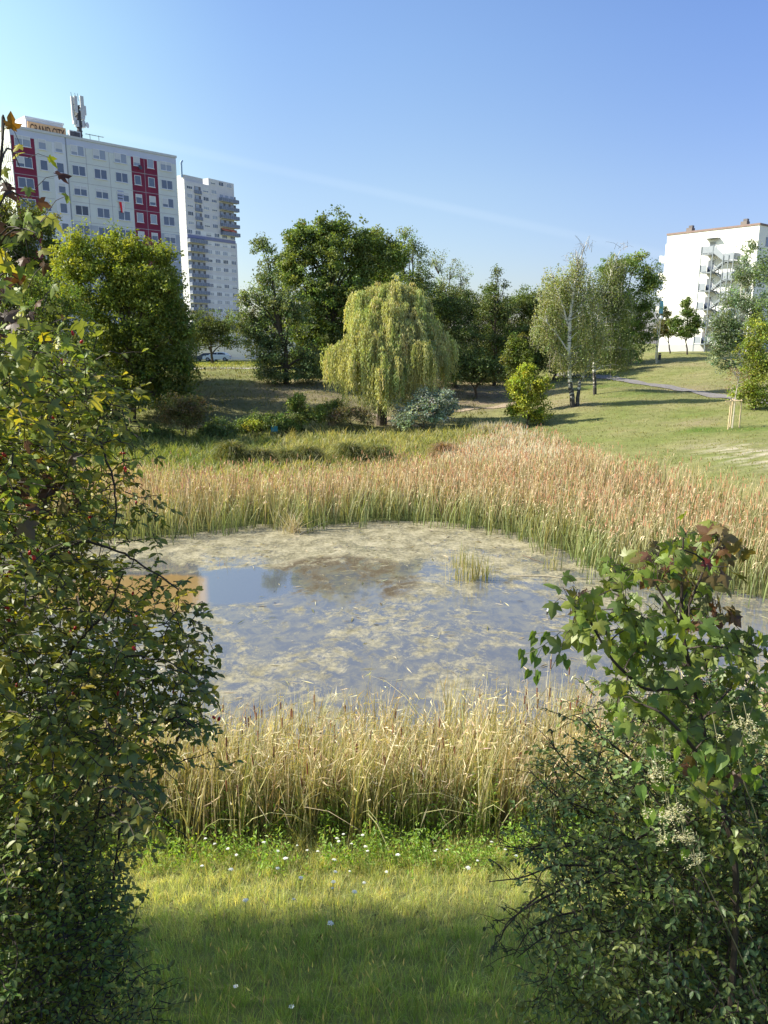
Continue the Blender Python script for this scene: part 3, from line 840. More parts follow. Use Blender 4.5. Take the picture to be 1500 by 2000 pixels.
def tower():
    rz = rad(55)
    Yt = 279
    fc = Fac(400, 400, Yt, rz)
    def S(zx, zy, off=0.): return fc.hit(340 + zx / 6.664, 320 + zy / 6.667, off)
    root = empty('tower_block', (fc.o[0], fc.o[1], 0), rz, 'tall pale grey residential tower with blue-grey balconies', 'tower block')
    sl_, _ = S(135, 300); sr_, _ = S(770, 400)
    _, zt = S(250, 235)
    ztop = zt
    base = 4.0
    D = 15
    wall = surf_mat('tower_panel', (.62, .62, .66), .85, .05, .5)
    light = surf_mat('tower_white', (.72, .73, .76), .85, .04, .5)
    blue = surf_mat('balcony_blue', (.17, .20, .29), .6, .08, 2)
    bluep = surf_mat('blue_band', (.20, .22, .38), .7, .06, 2)
    rail = surf_mat('rail_bar', (.36, .40, .48), .5)
    dark = surf_mat('loggia_shade', (.16, .16, .18), .9)
    s_b0, _ = S(575, 400)       # start of right balcony bay
    s_m, zmid = S(400, 960)     # split in the lower half
    _, z_split = S(150, 850)
    MB().box(sl_, sr_, 0, D, base, ztop - .002).build('wall', wall, root)
    # side relief lines on the sunlit end
    sd = MB(); k = 0; z = ztop - 1
    while z > 20:
        sd.box(sl_ - .05, sl_ - .001, .1, D - .1, z - .12, z); z -= 1.4
    sd.build('end_wall_relief', surf_mat('end_wall', (.70, .68, .64), .85), root)
    # upper volumes
    u0, zu0 = S(150, 130); u1, _ = S(392, 150)
    MB().box(u0, u1, .8, 9, ztop, zu0 - .1).build('roof_house', surf_mat('roof_house_grey', (.55, .56, .58), .8), root)
    e0, ze = S(445, 190); _, ze2 = S(600, 220)
    MB().box(e0, sr_ + .4, -.014, D - 1, ztop - 3.2, ze2).build('penthouse', wall, root)
    FL = 2.8
    # top-row sill heights
    _, zs0 = S(190, 325)
    specs = []
    for r in range(5):
        z = zs0 - r * FL
        for i, zx in enumerate((200, 410, 515)):
            s, _ = S(zx + 0, 340); specs.append((s, z, 2.3, 1.3, 3, 'dgc'[(i + r * 2) % 3]))
    _, zp = S(640, 300)
    for i, zx in enumerate((505, 610, 715)):
        s, _ = S(zx, 270); specs.append((s, zp + .1, 2.1, 1.3, 3, 'gdc'[i]))
    z_low0 = zs0 - 5 * FL - .2
    sA, _ = S(190, 1000); sE, _ = S(830, 1000)
    lw0, _ = S(395, 1000)
    srow = [S(zx, 1010)[0] for zx in (455, 560, 660, 765)]
    for s in srow + [S(200, 880)[0], S(310, 880)[0]]:
        specs.append((s, z_low0, 2.3, 1.3, 3, 'g'))
    nlow = 13
    for r in range(1, nlow):
        z = z_low0 - r * FL - .15
        for i, s in enumerate(srow):
            specs.append((s, z, 2.3, 1.3, 3, 'gcgdcc'[(i * 3 + r * 5) % 6]))
    for (s, z, wd, ht, pn, gk) in specs: pass
    # lower wing: white bands between sills, proud of the wall
    lb = MB(); sp = MB()
    swr = sr_ + .3
    for r in range(0, nlow):
        z = z_low0 - r * FL - (.15 if r else 0)
        lb.box(lw0, sr_ - .01, -.012, -.001, z - .04, z + 1.42)
    lb.box(sl_, lw0 - .004, -.012, -.001, z_low0 - .04, z_low0 + 1.42)
    lb.build('white_window_band', light, root)
    # blue stripe
    MB().box(sl_, sr_, -.3, -.001, z_low0 - 1.35, z_low0 - .35).build('blue_band', bluep, root)
    MB().box(sr_ + .004, sr_ + 1.0, .2, D - 1, base, z_low0 - 1.0).build('lower_wing_wall', wall, root)
    add_windows(root, specs, GL)
    def balcony(s0, s1, z, dep=1.4, awn=False):
        b = MB(); b.box(s0, s1, -dep, -.31 if False else -.015, z - .15, z)
        o = b.build('balcony', surf_mat('slab', (.5, .5, .52)) if not hasattr(balcony, 'm') else balcony.m, root)
        balcony.m = o.data.materials[0]
        p = MB(); p.box(s0, s1, -dep - .05, -dep, z - .1, z + 1.0); p.box(s1 - .05, s1, -dep + .003, -.02, z + .003, z + 1.0); p.box(s0, s0 + .05, -dep + .003, -.02, z + .003, z + 1.0)
        p.build('balustrade', blue, o)
        g = MB(); n = max(3, int((s1 - s0) / 1.0))
        for i in range(n + 1):
            x = s0 + (s1 - s0) * i / n; g.box(x - .04, x + .04, -dep - .08, -dep - .052, z - .1, z + 1.0)
        g.box(s0, s1, -dep - .08, -dep + .03, z + 1.003, z + 1.07)
        g.build('handrail', rail, o)
        w_ = MB(); w_.box(s0 + .1, s1 - .1, -.012, -.001, z + .1, z + 2.3)
        w_.build('recess_shade', dark, o)  # dark sheet on the flat wall stands in for a shaded loggia
        dd = MB(); nn = max(1, int((s1 - s0) / 2.6))
        for i in range(nn):
            x = s0 + .4 + (s1 - s0 - .6) * i / nn; dd.box(x, x + 1.5, -.03, -.014, z + .15, z + 2.2)
        dd.build('balcony_door', M_GLASSC, o)
    lo0, _ = S(262, 350); lo1, _ = S(350, 350)
    for r in range(5):
        balcony(lo0, lo1, zs0 - r * FL - 1.0, .3)
    r0, _ = S(585, 450); r1 = sr_ + 1.2
    _, zb = S(690, 490)
    for r in range(5):
        balcony(r0, r1, zb - .3 - r * FL, 1.5)
    b0, _ = S(155, 1020, -1.5); b1, _ = S(400, 1040)
    for r in range(11):
        balcony(sl_ - .1, b1, z_low0 - 3.4 - r * FL + 1.0 - .4, 1.5)
    aw = MB(); za = zb - .3 - 4 * FL + 2.25
    q0, _ = S(610, 800); q1, _ = S(780, 800)
    for a_, b_ in ((q0, (q0 + q1) / 2 - .3), ((q0 + q1) / 2 + .3, q1)):
        aw.add([(a_, -.1, za), (b_, -.1, za), (b_, -1.7, za - .9), (a_, -1.7, za - .9), (a_, -.1, za - .08), (b_, -.1, za - .08), (b_, -1.7, za - .98), (a_, -1.7, za - .98)],
               np.array([(0, 1, 2, 3), (7, 6, 5, 4), (3, 2, 6, 7), (0, 3, 7, 4), (1, 5, 6, 2)]))
    aw.build('awning', surf_mat('salmon_awning', (.72, .22, .14), .8), root)
    v = MB(); s, z = S(135, 100); v.tube([(s, 1.5, ztop + 1), (s, 1.5, ztop + 5.5), (s + .6, 1.5, ztop + 6.3)], [.4, .4, .35], 6); v.build('vent_pipe', surf_mat('vent_blue', (.3, .42, .6), .4), root)
tower()

def right_building():
    rz = rad(-50.3)
    fc = Fac(1400, 445, 130, rz)
    def S(zx, zy, off=0.): return fc.hit(1270 + zx / 6.522, 420 + zy / 6.523, off)
    s0, z0 = S(222, 238); s1, z1 = S(1398, 108)
    ztop = (z0 + z1) / 2
    base = 5.0
    D = 40
    root = empty('stair_tower_building', (fc.o[0], fc.o[1], 0), rz, 'sunlit white flat-roofed building end wall with outside steel stairs', 'apartment building')
    wht = surf_mat('white_render_wall', (.86, .85, .82), .85, .02, .5)
    plin = surf_mat('grey_plinth', (.40, .40, .42), .85, .05, 1)
    MB().box(s0, s1, 0, D, base + 2.75, ztop - .25).build('wall', wht, root)
    MB().box(s0 + .002, s1, -.05, D, base - 1, base + 2.747).build('plinth', plin, root)
    MB().box(s0 - .1, s1 + .1, -.12, D, ztop - .247, ztop + .05).build('roof_edge', surf_mat('reddish_roof_edge', (.24, .17, .155), .8), root)
    # right shaded side windows
    # balconies on the far left side
    bm = surf_mat('balcony_white', (.8, .78, .74), .8)
    for (zx, zy) in ((150, 560), (140, 780), (128, 1000), (118, 1210)):
        _, z = S(220, zy + 20)
        b = MB(); b.box(s0 - 1.55, s0 - .002, 1.0, 5.0, z - .2, z + .9); b.box(s0 - 1.9, s0 - 1.55, 1.1, 4.9, z + .1, z + 1.0)
        b.build('balcony', bm, root)
    b = MB(); _, zz = S(200, 360); b.box(s0 - .9, s0 - .003, 1.2, 12, base + 1, zz); b.build('bay_wall', wht, root)
    for zx, zy in ((512, 160), (1208, 80)):
        s, _ = S(zx, zy, 3.0)
        r_ = MB(); r_.box(s - .5, s + .5, 2.6, 3.6, ztop + .052, ztop + .95)
        o = r_.build('chimney', surf_mat('chimney_brick', (.20, .175, .165), .9), root)
        c = MB(); c.box(s - .2, s + .45, 2.8, 3.4, ztop + .953, ztop + 1.35); c.build('cowl', surf_mat('cowl_dark', (.12, .11, .12), .6), o)
    # the staircase
    st = MB()
    galv = surf_mat('galvanised_steel', (.22, .25, .29), .5, .08, 3, metallic=.25)
    mesh_ = surf_mat('railing_panel', (.27, .30, .35), .6, .06, 3)
    land_z = [S(700, y)[1] for y in (515, 745, 975, 1205, 1430, 1640)]
    a0, _ = S(665, 600, -1.5); a1, _ = S(820, 600, -1.5); b0, _ = S(955, 600, -1.5); b1, _ = S(1090, 600, -1.5)
    W_ = 2.2
    stair = root
    doors = []
    for k, z in enumerate(land_z):
        l = MB(); l.box(a0, a1, -W_, -.06, z - .14, z); l.build('landing', galv, root)
        p = MB(); p.box(a0, a0 + .05, -W_, -.1, z + .08, z + 1.12); p.box(a0 + .053, a0 + 1.15, -W_, -W_ + .04, z + .08, z + 1.12)
        if k == 0: p.box(a1 - .9, a1, -W_ + .002, -W_ + .04, z + .08, z + 1.12)
        p.build('railing_panel', mesh_, root)
        ds, _ = S(780, 600, 0)
        d = MB(); d.box(ds - .62, ds + .62, -.09, -.055, z, z + 2.15); o = d.build('door_frame', M_WHITE, root)
        g = MB(); g.box(ds - .5, ds + .5, -.11, -.092, z + .1, z + 2.0); g.build('pane', M_GLASS, o)
        if k < len(land_z) - 1:
            zn = land_z[k + 1]; zm = (z + zn) / 2 + .1
            l = MB(); l.box(b0, b1, -W_, -.06, zm - .14, zm); l.build('landing', galv, root)
            p = MB(); p.box(b1 - .05, b1, -W_, -.1, zm + .08, zm + 1.12); p.box(b0 + .05, b1 - .053, -W_, -W_ + .04, zm + .08, zm + 1.12)
            p.build('railing_panel', mesh_, root)
            for (xa, za, xb, zb, ya, yb) in ((a1 - .3, zn, b0, zm, -W_, -1.2), (b0, zm, a1, z, -1.05, -.15)):
                f = MB()
                for yy in (ya, yb - .06):
                    f.add([(xa, yy, za - .28), (xb, yy, zb - .28), (xb, yy, zb + .02), (xa, yy, za + .02), (xa, yy + .06, za - .28), (xb, yy + .06, zb - .28), (xb, yy + .06, zb + .02), (xa, yy + .06, za + .02)],
                          np.array([(0, 1, 2, 3), (7, 6, 5, 4), (3, 2, 6, 7), (0, 4, 5, 1)]))
                n = 8
                for i in range(n):
                    t = (i + .5) / n; x = xa + (xb - xa) * t; z_ = za + (zb - za) * t
                    f.box(x - .15, x + .15, ya + .063, yb - .063, z_ - .03, z_ + .02)
                o = f.build('stair_flight', galv, root)
                h = MB()
                for hh in (1.0,):
                    h.bar((xa, ya + .03, za + hh), (xb, ya + .03, zb + hh), .035, 5)
                for i in range(7):
                    t = i / 6; x = xa + (xb - xa) * t; z_ = za + (zb - za) * t
                    h.bar((x, ya + .03, z_), (x, ya + .03, z_ + 1.0), .014, 4)
                h.build('handrail', galv, o)
    p = MB()
    for x in (a0 + .06, a1 - .05, b0, b1 - .06, (b0 + b1) / 2):
        for yy in (-W_ - .05,):
            p.box(x - .06, x + .06, yy - .06, yy + .05, base, land_z[0] + (1.15 if x < a1 else -.5))
    p.build('post', galv, root)
    q, _ = S(950, 500, -W_)
    sc_ = MB(); sc_.add([(a1, -W_ - .02, land_z[0] + 1.15), (b0, -W_ - .02, land_z[0] - .3), (b0, -W_ - .02, land_z[0] - 1.3), (a1, -W_ - .02, land_z[0] + .05),
                         (a1, -W_ - .06, land_z[0] + 1.15), (b0, -W_ - .06, land_z[0] - .3), (b0, -W_ - .06, land_z[0] - 1.3), (a1, -W_ - .06, land_z[0] + .05)],
                        np.array([(3, 2, 1, 0), (4, 5, 6, 7), (0, 1, 5, 4), (2, 3, 7, 6)]))
    sc_.build('railing_panel', mesh_, root)
    c = MB(); ds, _ = S(780, 600); c.box(ds - 1.1, ds + 1.1, -1.0, -.01, land_z[0] + 2.45, land_z[0] + 2.52); c.bar((ds - 1.0, -1, land_z[0]), (ds - 1.0, -1, land_z[0] + 2.45), .03, 4); c.build('canopy_roof', galv, root)
    # side facade windows
    side = MB()
    for r in range(6):
        for k in range(4):
            z = ztop - 3.2 - r * 2.8; y = 2.5 + k * 4
            side.box(s1 + .001, s1 + .05, y, y + 1.6, z, z + 1.4)
    side.build('side_window', M_GLASS, root)
right_building()

# low white hall behind the parked cars
def low_hall():
    Y = 152
    a = at(370, 700, Y); b = at(735, 700, Y)
    z0 = hz(a[0], Y); _t = at(560, 645, Y)[2]
    e = empty('low_white_hall', ((a[0] + b[0]) / 2, Y, z0), rad(4), 'long low white building beyond the road between the trees', 'building')
    L = (b[0] - a[0]) / 2; h = _t - z0
    MB().box(-L, L, 0, 12, -.5, h).build('wall', surf_mat('chalk_white_wall', (.86, .83, .80), .85, .03, .3), e)
    MB().box(-L - .3, L + .3, -.3, 12.3, h + .003, h + .35).build('roof', surf_mat('hall_roof', (.5, .5, .5), .8), e)
    m = MB()
    for i in range(int(L * 2 / 5)):
        x = -L + 2 + i * 5; m.box(x, x + .08, -.03, -.001, -.3, h - .1)
    m.build('wall_joint', surf_mat('hall_joint', (.55, .54, .52), .9), e)
low_hall()

# ---- parked cars
def car(u, Y, rgb, label, flip=False):
    x = at(u, 705, Y)[0]; z = hz(x, Y) + .06
    e = empty('parked_car', (x, Y, z), rad(3), label, 'car', 'cars parked along the road')
    prof = [(-2.15, .35), (-2.15, .75), (-1.95, .92), (-1.15, 1.02), (-.45, 1.42), (.9, 1.48), (1.75, 1.25), (2.1, .95), (2.18, .6), (2.12, .32)]
    lower = [(-2.15, .32), (-2.17, .6), (-2.0, .86), (-1.15, 1.0), (1.85, 1.02), (2.12, .9), (2.18, .6), (2.12, .32)]
    def extr(pr, hw, mb, inset=0):
        n = len(pr); v = []
        for s in (-1, 1):
            for (px, pz) in pr:
                k = hw - (inset * max(0, pz - .95) if inset else 0)
                v.append((px, s * k, pz))
        f = [(i, (i + 1) % n, n + (i + 1) % n, n + i) for i in range(n)]
        mb.add(v, [np.array(f), np.array([list(range(n))[::-1]]), np.array([list(range(n, 2 * n))])])
    paint = surf_mat('car_paint', rgb, .25, .02, 3, spec=.6)
    b = MB(); extr(lower, .88, b); b.build('body', paint, e)
    c = MB(); extr([(-1.2, 1.003), (-.45, 1.40), (.9, 1.46), (1.72, 1.24), (1.85, 1.003)], .86, c, .45)
    roof = c.build('cabin', paint, e)
    g = MB()
    for s in (-1, 1):
        for q in ([(-.98, 1.06), (-.40, 1.34), (.12, 1.37), (.12, 1.06)], [(.2, 1.06), (.2, 1.37), (.9, 1.37), (1.45, 1.2), (1.5, 1.06)]):
            v = [(px, s * (.867 - .45 * (pz - .95)), pz) for px, pz in q]; v2 = [(px, s * (.857 - .45 * (pz - .95)), pz) for px, pz in q]
            n = len(q)
            g.add(v + v2, [np.array([list(range(n)) if s < 0 else list(range(n))[::-1]])])
    g.build('side_window', M_DARKGL, e)
    for wx in (-1.35, 1.35):
        for s in (-1, 1):
            t = MB(); t.tube([(wx, s * .70, .32), (wx, s * .90, .32)], [.32, .32], 14); o = t.build('wheel', surf_mat('tyre', (.03, .03, .03), .9), e)
            r_ = MB(); r_.tube([(wx, s * .88, .32), (wx, s * .915, .32)], [.19, .17], 10); r_.build('rim', M_GREY, o)
    for s in (-1, 1):
        h = MB(); h.box(-2.19, -2.10, s * .7 - .14, s * .7 + .14, .66, .80); h.build('headlight', M_GLASSC, e)
        h = MB(); h.box(2.13, 2.2, s * .72 - .12, s * .72 + .12, .7, .9); h.build('tail_light', surf_mat('tail_red', (.4, .02, .02), .4), e)
    return e
car(424, 126, (.72, .76, .82), 'silver hatchback parked on the road left of the big dark tree')
car(404, 131, (.07, .09, .11), 'dark car partly hidden behind the silver hatchback')

# ================================================================ TREES
def tree(name, label, cat, Y, base_u, lobes, cols, leaf=.26, dens=1.0, clump=.75, trunk_r=.22, thick=1.0, tpl=RHOMB, group=None, per=26,
         bark=None, droop=.25, base_v=None, branches=36, seed=1, topcols=None, gaps=0.0, fill=.55, depth_spread=.35, low=None):
    """lobes: (u, v, ru, rv) outlines surveyed at distance Y"""
    rng = np.random.default_rng(seed)
    bx = at(base_u, 760, Y)[0]; bz = hz(bx, Y)
    root = empty(name, (bx, Y, bz - .05), 0, label, cat, group)
    O = np.array([bx, Y, bz - .05])
    C = []; Rr = []
    for (u, v, ru, rv) in lobes:
        k = mpp(v, Y); c = at(u, v, Y)
        c = c + np.array([0, rng.uniform(-1, 1) * ru * k * depth_spread, 0])
        C.append(c); Rr.append((ru * k, max(ru, rv) * k * .95 * thick, rv * k))
    C = np.array(C); Rr = np.array(Rr)
    mb = MB(); cl_all = []
    for i in range(len(C)):
        vol = Rr[i].prod() ** (2 / 3)
        n = max(5, int(vol * 17 * dens / (clump ** 2)))
        d = rand_dirs(n, rng)
        rr = rng.uniform(0, 1, n) ** fill
        bump = 1 + .30 * noise2(d[:, 0] * 3 + i, d[:, 2] * 3 + d[:, 1] * 2, 2.2, seed + i)
        p = C[i] + d * Rr[i] * (rr * bump)[:, None] * .93
        void = noise2(p[:, 0] * .8 + p[:, 1] * .6, p[:, 2] + p[:, 1] * .35, 2.6 * clump + .9, seed + 200)
        keep = (rng.uniform(0, 1, n) > gaps) & (void > -.45)
        p = p[keep]; d = d[keep]
        p = p[p[:, 2] > H(p[:, 0], p[:, 1]) + .15] if len(p) else p
        if len(p) == 0: continue
        cl_all.append(p)
        m = len(p)
        q = np.repeat(p, per, 0) + rand_dirs(m * per, rng) * (rng.uniform(0, 1, (m * per, 1)) ** .6) * clump * np.array([1, 1, .7]) * np.repeat(rng.uniform(.4, 1.2, (m, 1)), per, 0)
        out = norm(q - np.repeat(p, per, 0))
        cc = cols
        base = mixcol(m, cc, rng, .24) * 1.58
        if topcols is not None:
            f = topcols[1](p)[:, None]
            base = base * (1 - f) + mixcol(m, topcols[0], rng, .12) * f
        colarr = np.repeat(base, per, 0) * (1 + rng.normal(0, .13, (m * per, 1)))
        leaf_cloud(mb, q, leaf, leaf * .62, cols, out, tpl, droop, rng, colarr=np.clip(colarr, .005, .9))
    V = np.concatenate(cl_all)
    mb.build('crown', M_LEAF, root, loc=None)
    root.children[0].location = (-O[0], -O[1], -O[2])
    # trunk and limbs
    tb = MB()
    top = C[C[:, 2].argmax()]
    cen = C.mean(0)
    fork_h = .35 if low is None else low
    pts_ = [O + (0, 0, -.2), O + (0, 0, .3)]
    hh = top[2] - O[2]
    for t in np.linspace(.12, .92, 7):
        f = t ** 1.3
        pts_.append(np.array([O[0] + (cen[0] - O[0]) * f + rng.normal(0, .12), O[1] + rng.normal(0, .12), O[2] + hh * t]))
    pts_ = np.array(pts_)
    radii = trunk_r * np.array([1.35, 1.1] + list(np.linspace(.95, .12, 7)))
    tb.tube(pts_, radii, 7)
    def limb(a, b, r, n=5, sag=.12):
        ts = np.linspace(0, 1, 5)[:, None]
        m = a * (1 - ts) + b * ts + np.array([0, 0, 1.0]) * (np.sin(ts * math.pi) * np.linalg.norm(b - a) * sag) + rng.normal(0, .03, (5, 3)) * np.linalg.norm(b - a) * .5
        m[0] = a; m[-1] = b
        tb.tube(m, np.linspace(r, r * .3, 5), n, cap=False); return m
    for i in range(len(C)):
        t = np.clip((C[i][2] - O[2]) / hh * .7, .12, .8)
        k = int(np.clip(t * 7, 1, 6)) + 1
        m = limb(pts_[k], C[i], radii[k] * .55 + .015)
    for j in rng.choice(len(V), min(branches, len(V)), replace=False):
        i = np.argmin(((C - V[j]) ** 2).sum(1)); limb(C[i] * .8 + pts_[4] * .2, V[j], trunk_r * .14 + .008, 4, .06)
    tb.build('trunk', bark or M_BARK, root)
    root.children[1].location = (-O[0], -O[1], -O[2])
    for ch in root.children: pass
    return root

G_DARK = [(.045, .075, .022), (.06, .095, .025), (.035, .06, .02)]
G_MID = [(.085, .13, .03), (.07, .11, .028), (.11, .15, .04)]
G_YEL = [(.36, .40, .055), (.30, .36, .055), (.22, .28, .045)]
G_OLV = [(.10, .12, .04), (.13, .14, .05), (.08, .10, .035)]
G_SIL = [(.16, .20, .12), (.12, .16, .08), (.20, .23, .15)]

def xf(u0, u1, Y, rev=False):      # 1 towards u0, 0 towards u1
    a = at(u0, 600, Y)[0]; b = at(u1, 600, Y)[0]
    return lambda p: np.clip((p[:, 0] - b) / (a - b), 0, 1)

tree('maple_tree', 'dark green maple at the far left in front of the red bay', 'tree', 76, 30, [(15, 440, 60, 60), (75, 435, 42, 38), (50, 500, 62, 55), (10, 560, 70, 60), (95, 480, 22, 30), (80, 560, 60, 50), (20, 640, 80, 70), (-40, 480, 60, 90)],
     [(.09, .11, .025), (.07, .095, .024), (.12, .13, .03)], seed=2)
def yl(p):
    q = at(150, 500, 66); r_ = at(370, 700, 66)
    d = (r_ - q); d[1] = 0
    return np.clip(1.05 - 1.15 * ((p - q) @ d) / (d @ d), 0, 1) * np.clip(.2 + (p[:, 2] - at(0, 740, 66)[2]) / 6, 0, 1)  # sunlit upper left of the crown put into its leaf colour
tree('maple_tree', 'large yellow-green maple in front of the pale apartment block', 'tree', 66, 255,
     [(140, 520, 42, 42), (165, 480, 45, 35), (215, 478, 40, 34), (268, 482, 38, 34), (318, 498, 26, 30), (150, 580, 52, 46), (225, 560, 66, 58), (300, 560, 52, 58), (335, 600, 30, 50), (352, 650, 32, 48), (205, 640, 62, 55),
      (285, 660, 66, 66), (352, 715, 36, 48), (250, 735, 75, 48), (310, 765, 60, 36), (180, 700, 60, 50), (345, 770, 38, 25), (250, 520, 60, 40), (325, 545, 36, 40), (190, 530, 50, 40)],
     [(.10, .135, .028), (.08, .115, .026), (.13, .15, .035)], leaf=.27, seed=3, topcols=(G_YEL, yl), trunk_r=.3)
tree('ash_tree', 'soft green tree leaning in below the yellow-green maple at left', 'tree', 58, 90,
     [(55, 570, 75, 50), (120, 600, 62, 55), (60, 650, 88, 60), (150, 670, 50, 50), (20, 720, 80, 60), (110, 745, 80, 50), (180, 740, 40, 45), (-40, 640, 60, 100)],
     [(.12, .155, .035), (.10, .135, .032), (.08, .115, .03)], leaf=.2, seed=4)
tree('elder_shrub', 'dark shrub thicket under the maples above the marsh', 'shrub', 60, 190, [(190, 790, 60, 45), (110, 800, 70, 50), (250, 800, 50, 45), (30, 810, 70, 55)], G_DARK, leaf=.2, seed=5, trunk_r=.1, per=24)
tree('hawthorn_shrub', 'brownish-green rounded shrub at the foot of the shaded bank', 'shrub', 60, 358, [(340, 805, 45, 38), (385, 810, 38, 32), (365, 790, 35, 22)], [(.11, .10, .04), (.09, .10, .035), (.14, .11, .06)], leaf=.16, clump=.5, seed=6, trunk_r=.07)
tree('street_tree', 'small leaning tree beside the parked cars', 'tree', 108, 418, [(395, 632, 34, 34), (432, 640, 42, 32), (375, 660, 30, 28), (450, 665, 24, 16), (400, 665, 32, 22)], [(.09, .12, .04), (.11, .13, .05)], seed=7, trunk_r=.2, low=.2)
tree('maple_tree', 'tallest dark green maple behind the weeping willow', 'tree', 86, 650,
     [(575, 478, 28, 32), (612, 462, 34, 32), (690, 465, 34, 32), (728, 485, 34, 40), (560, 520, 24, 34), (770, 500, 30, 40), (585, 455, 15, 28), (600, 490, 34, 34), (632, 440, 13, 26), (650, 435, 14, 26), (668, 450, 20, 26), (585, 530, 42, 38), (650, 500, 52, 48), (700, 480, 20, 30), (705, 520, 40, 42), (620, 585, 66, 56), (700, 580, 52, 56), (640, 660, 72, 56), (700, 670, 50, 56), (600, 640, 50, 50), (655, 720, 70, 30)],
     [(.115, .155, .04), (.135, .175, .045), (.085, .125, .035)], leaf=.3, seed=8, trunk_r=.4)
tree('whitebeam_tree', 'silvery green tree reaching down to the sandy bank, left of the tallest maple', 'tree', 80, 560,
     [(508, 478, 20, 20), (525, 500, 26, 26), (518, 545, 30, 28), (495, 585, 32, 28), (505, 630, 42, 34), (475, 625, 26, 22), (535, 665, 52, 32), (555, 705, 52, 26), (530, 725, 32, 14), (570, 610, 42, 52), (600, 700, 50, 32), (478, 585, 16, 18), (525, 700, 30, 26), (500, 668, 30, 26), (515, 730, 24, 12), (480, 650, 26, 22), (560, 735, 40, 10), (600, 730, 44, 16), (465, 610, 14, 14), (540, 590, 30, 34)],
     [(.12, .16, .07), (.09, .125, .05), (.15, .18, .09)], leaf=.24, seed=9, trunk_r=.25, gaps=.15)
tree('lime_tree', 'rounded mid green treetop to the right of the tallest maple', 'tree', 92, 745, [(735, 470, 24, 28), (750, 505, 34, 34), (745, 555, 40, 44), (740, 620, 46, 50)], [(.12, .165, .045), (.095, .14, .04)], seed=10, trunk_r=.3)
tree('robinia_tree', 'open feathery treetop rising above the willow', 'tree', 90, 800, [(792, 460, 15, 20), (808, 485, 26, 28), (785, 510, 26, 24), (820, 520, 22, 28), (800, 560, 36, 36), (790, 610, 40, 40), (830, 560, 18, 22)], [(.11, .15, .05), (.13, .17, .06)], leaf=.2, seed=11, trunk_r=.22, gaps=.3)
tree('poplar_tree', 'pale grey-green treetop behind the robinia', 'tree', 112, 870, [(852, 510, 22, 24), (880, 525, 26, 26), (905, 540, 18, 20), (860, 560, 36, 30), (900, 580, 30, 30)], G_SIL, leaf=.22, seed=12, gaps=.45, trunk_r=.2, branches=80, per=16)
tree('hazel_tree', 'dark tree right behind the willow crown', 'tree', 90, 890, [(865, 600, 34, 36), (900, 600, 38, 34), (850, 660, 40, 48), (905, 660, 50, 48), (870, 715, 50, 32), (930, 715, 45, 30)], [(.085, .115, .035), (.105, .13, .045), (.065, .095, .03)], leaf=.2, seed=13)
tree('cherry_tree', 'dark tree with thin shoots above it in the middle of the thicket', 'tree', 93, 965, [(962, 560, 14, 18), (985, 555, 10, 14), (970, 530, 8, 12), (955, 600, 30, 36), (985, 610, 30, 36), (960, 665, 42, 42), (1000, 665, 36, 42), (975, 715, 48, 32)], [(.08, .11, .035), (.10, .125, .045)], leaf=.22, seed=14, branches=80)
tree('alder_tree', 'dark green rounded tree behind the yellow bush', 'tree', 96, 1040, [(1035, 595, 30, 30), (1060, 620, 30, 32), (1030, 650, 36, 40), (1060, 680, 40, 40), (1030, 710, 36, 32), (1010, 600, 18, 22)], [(.07, .10, .028), (.09, .115, .034)], leaf=.22, seed=15)
tree('sycamore_tree', 'broad green tree behind the two birches', 'tree', 106, 1225, [(1195, 530, 30, 34), (1240, 515, 34, 26), (1268, 550, 26, 34), (1210, 580, 40, 40), (1260, 600, 30, 44), (1200, 640, 44, 46), (1250, 650, 34, 40), (1110, 640, 40, 60), (1150, 660, 40, 40), (1095, 580, 30, 40)], [(.10, .15, .035), (.08, .12, .032), (.13, .17, .04)], leaf=.26, seed=16, trunk_r=.3)
for (du, lab, sd) in ((0, 'young maple right of the lamp post on the upper lawn', 17), (-1, 'young maple half hidden behind the lamp post', 18)):
    if du == 0:
        tree('young_maple', lab, 'tree', 111, 1336, [(1341, 590, 9, 13), (1342, 612, 15, 14), (1322, 632, 19, 15), (1357, 630, 18, 16), (1338, 648, 26, 12)], G_MID, leaf=.22, clump=.45, seed=sd, trunk_r=.11, group='young maples on the upper lawn', branches=20)
    else:
        tree('young_maple', lab, 'tree', 115, 1303, [(1298, 610, 15, 13), (1300, 632, 21, 14), (1304, 650, 20, 10), (1285, 650, 12, 9)], [(.08, .10, .04), (.12, .12, .05)], leaf=.22, clump=.45, seed=sd, trunk_r=.10, group='young maples on the upper lawn', gaps=.25, branches=20)
tree('white_poplar', 'grey-green poplar in front of the outside staircase', 'tree', 74, 1445,
     [(1470, 478, 9, 18), (1458, 500, 12, 22), (1445, 540, 22, 26), (1472, 540, 24, 34), (1425, 580, 24, 28), (1455, 590, 36, 36), (1412, 625, 26, 26), (1440, 640, 40, 34), (1405, 665, 20, 20), (1425, 690, 30, 24), (1480, 610, 30, 50), (1415, 715, 20, 16), (1402, 640, 20, 20), (1398, 690, 20, 22), (1450, 690, 34, 30), (1420, 655, 30, 30)],
     [(.12, .165, .09), (.09, .13, .06), (.16, .20, .13)], leaf=.2, seed=19, trunk_r=.18, gaps=.15, bark=M_BIRCH)
tree('white_poplar', 'poplar cut off by the right edge above the hazel bush', 'tree', 70, 1510, [(1500, 520, 22, 40), (1515, 590, 30, 60), (1500, 660, 30, 40)], [(.10, .15, .07), (.08, .12, .05)], leaf=.2, seed=20, trunk_r=.18, gaps=.1)
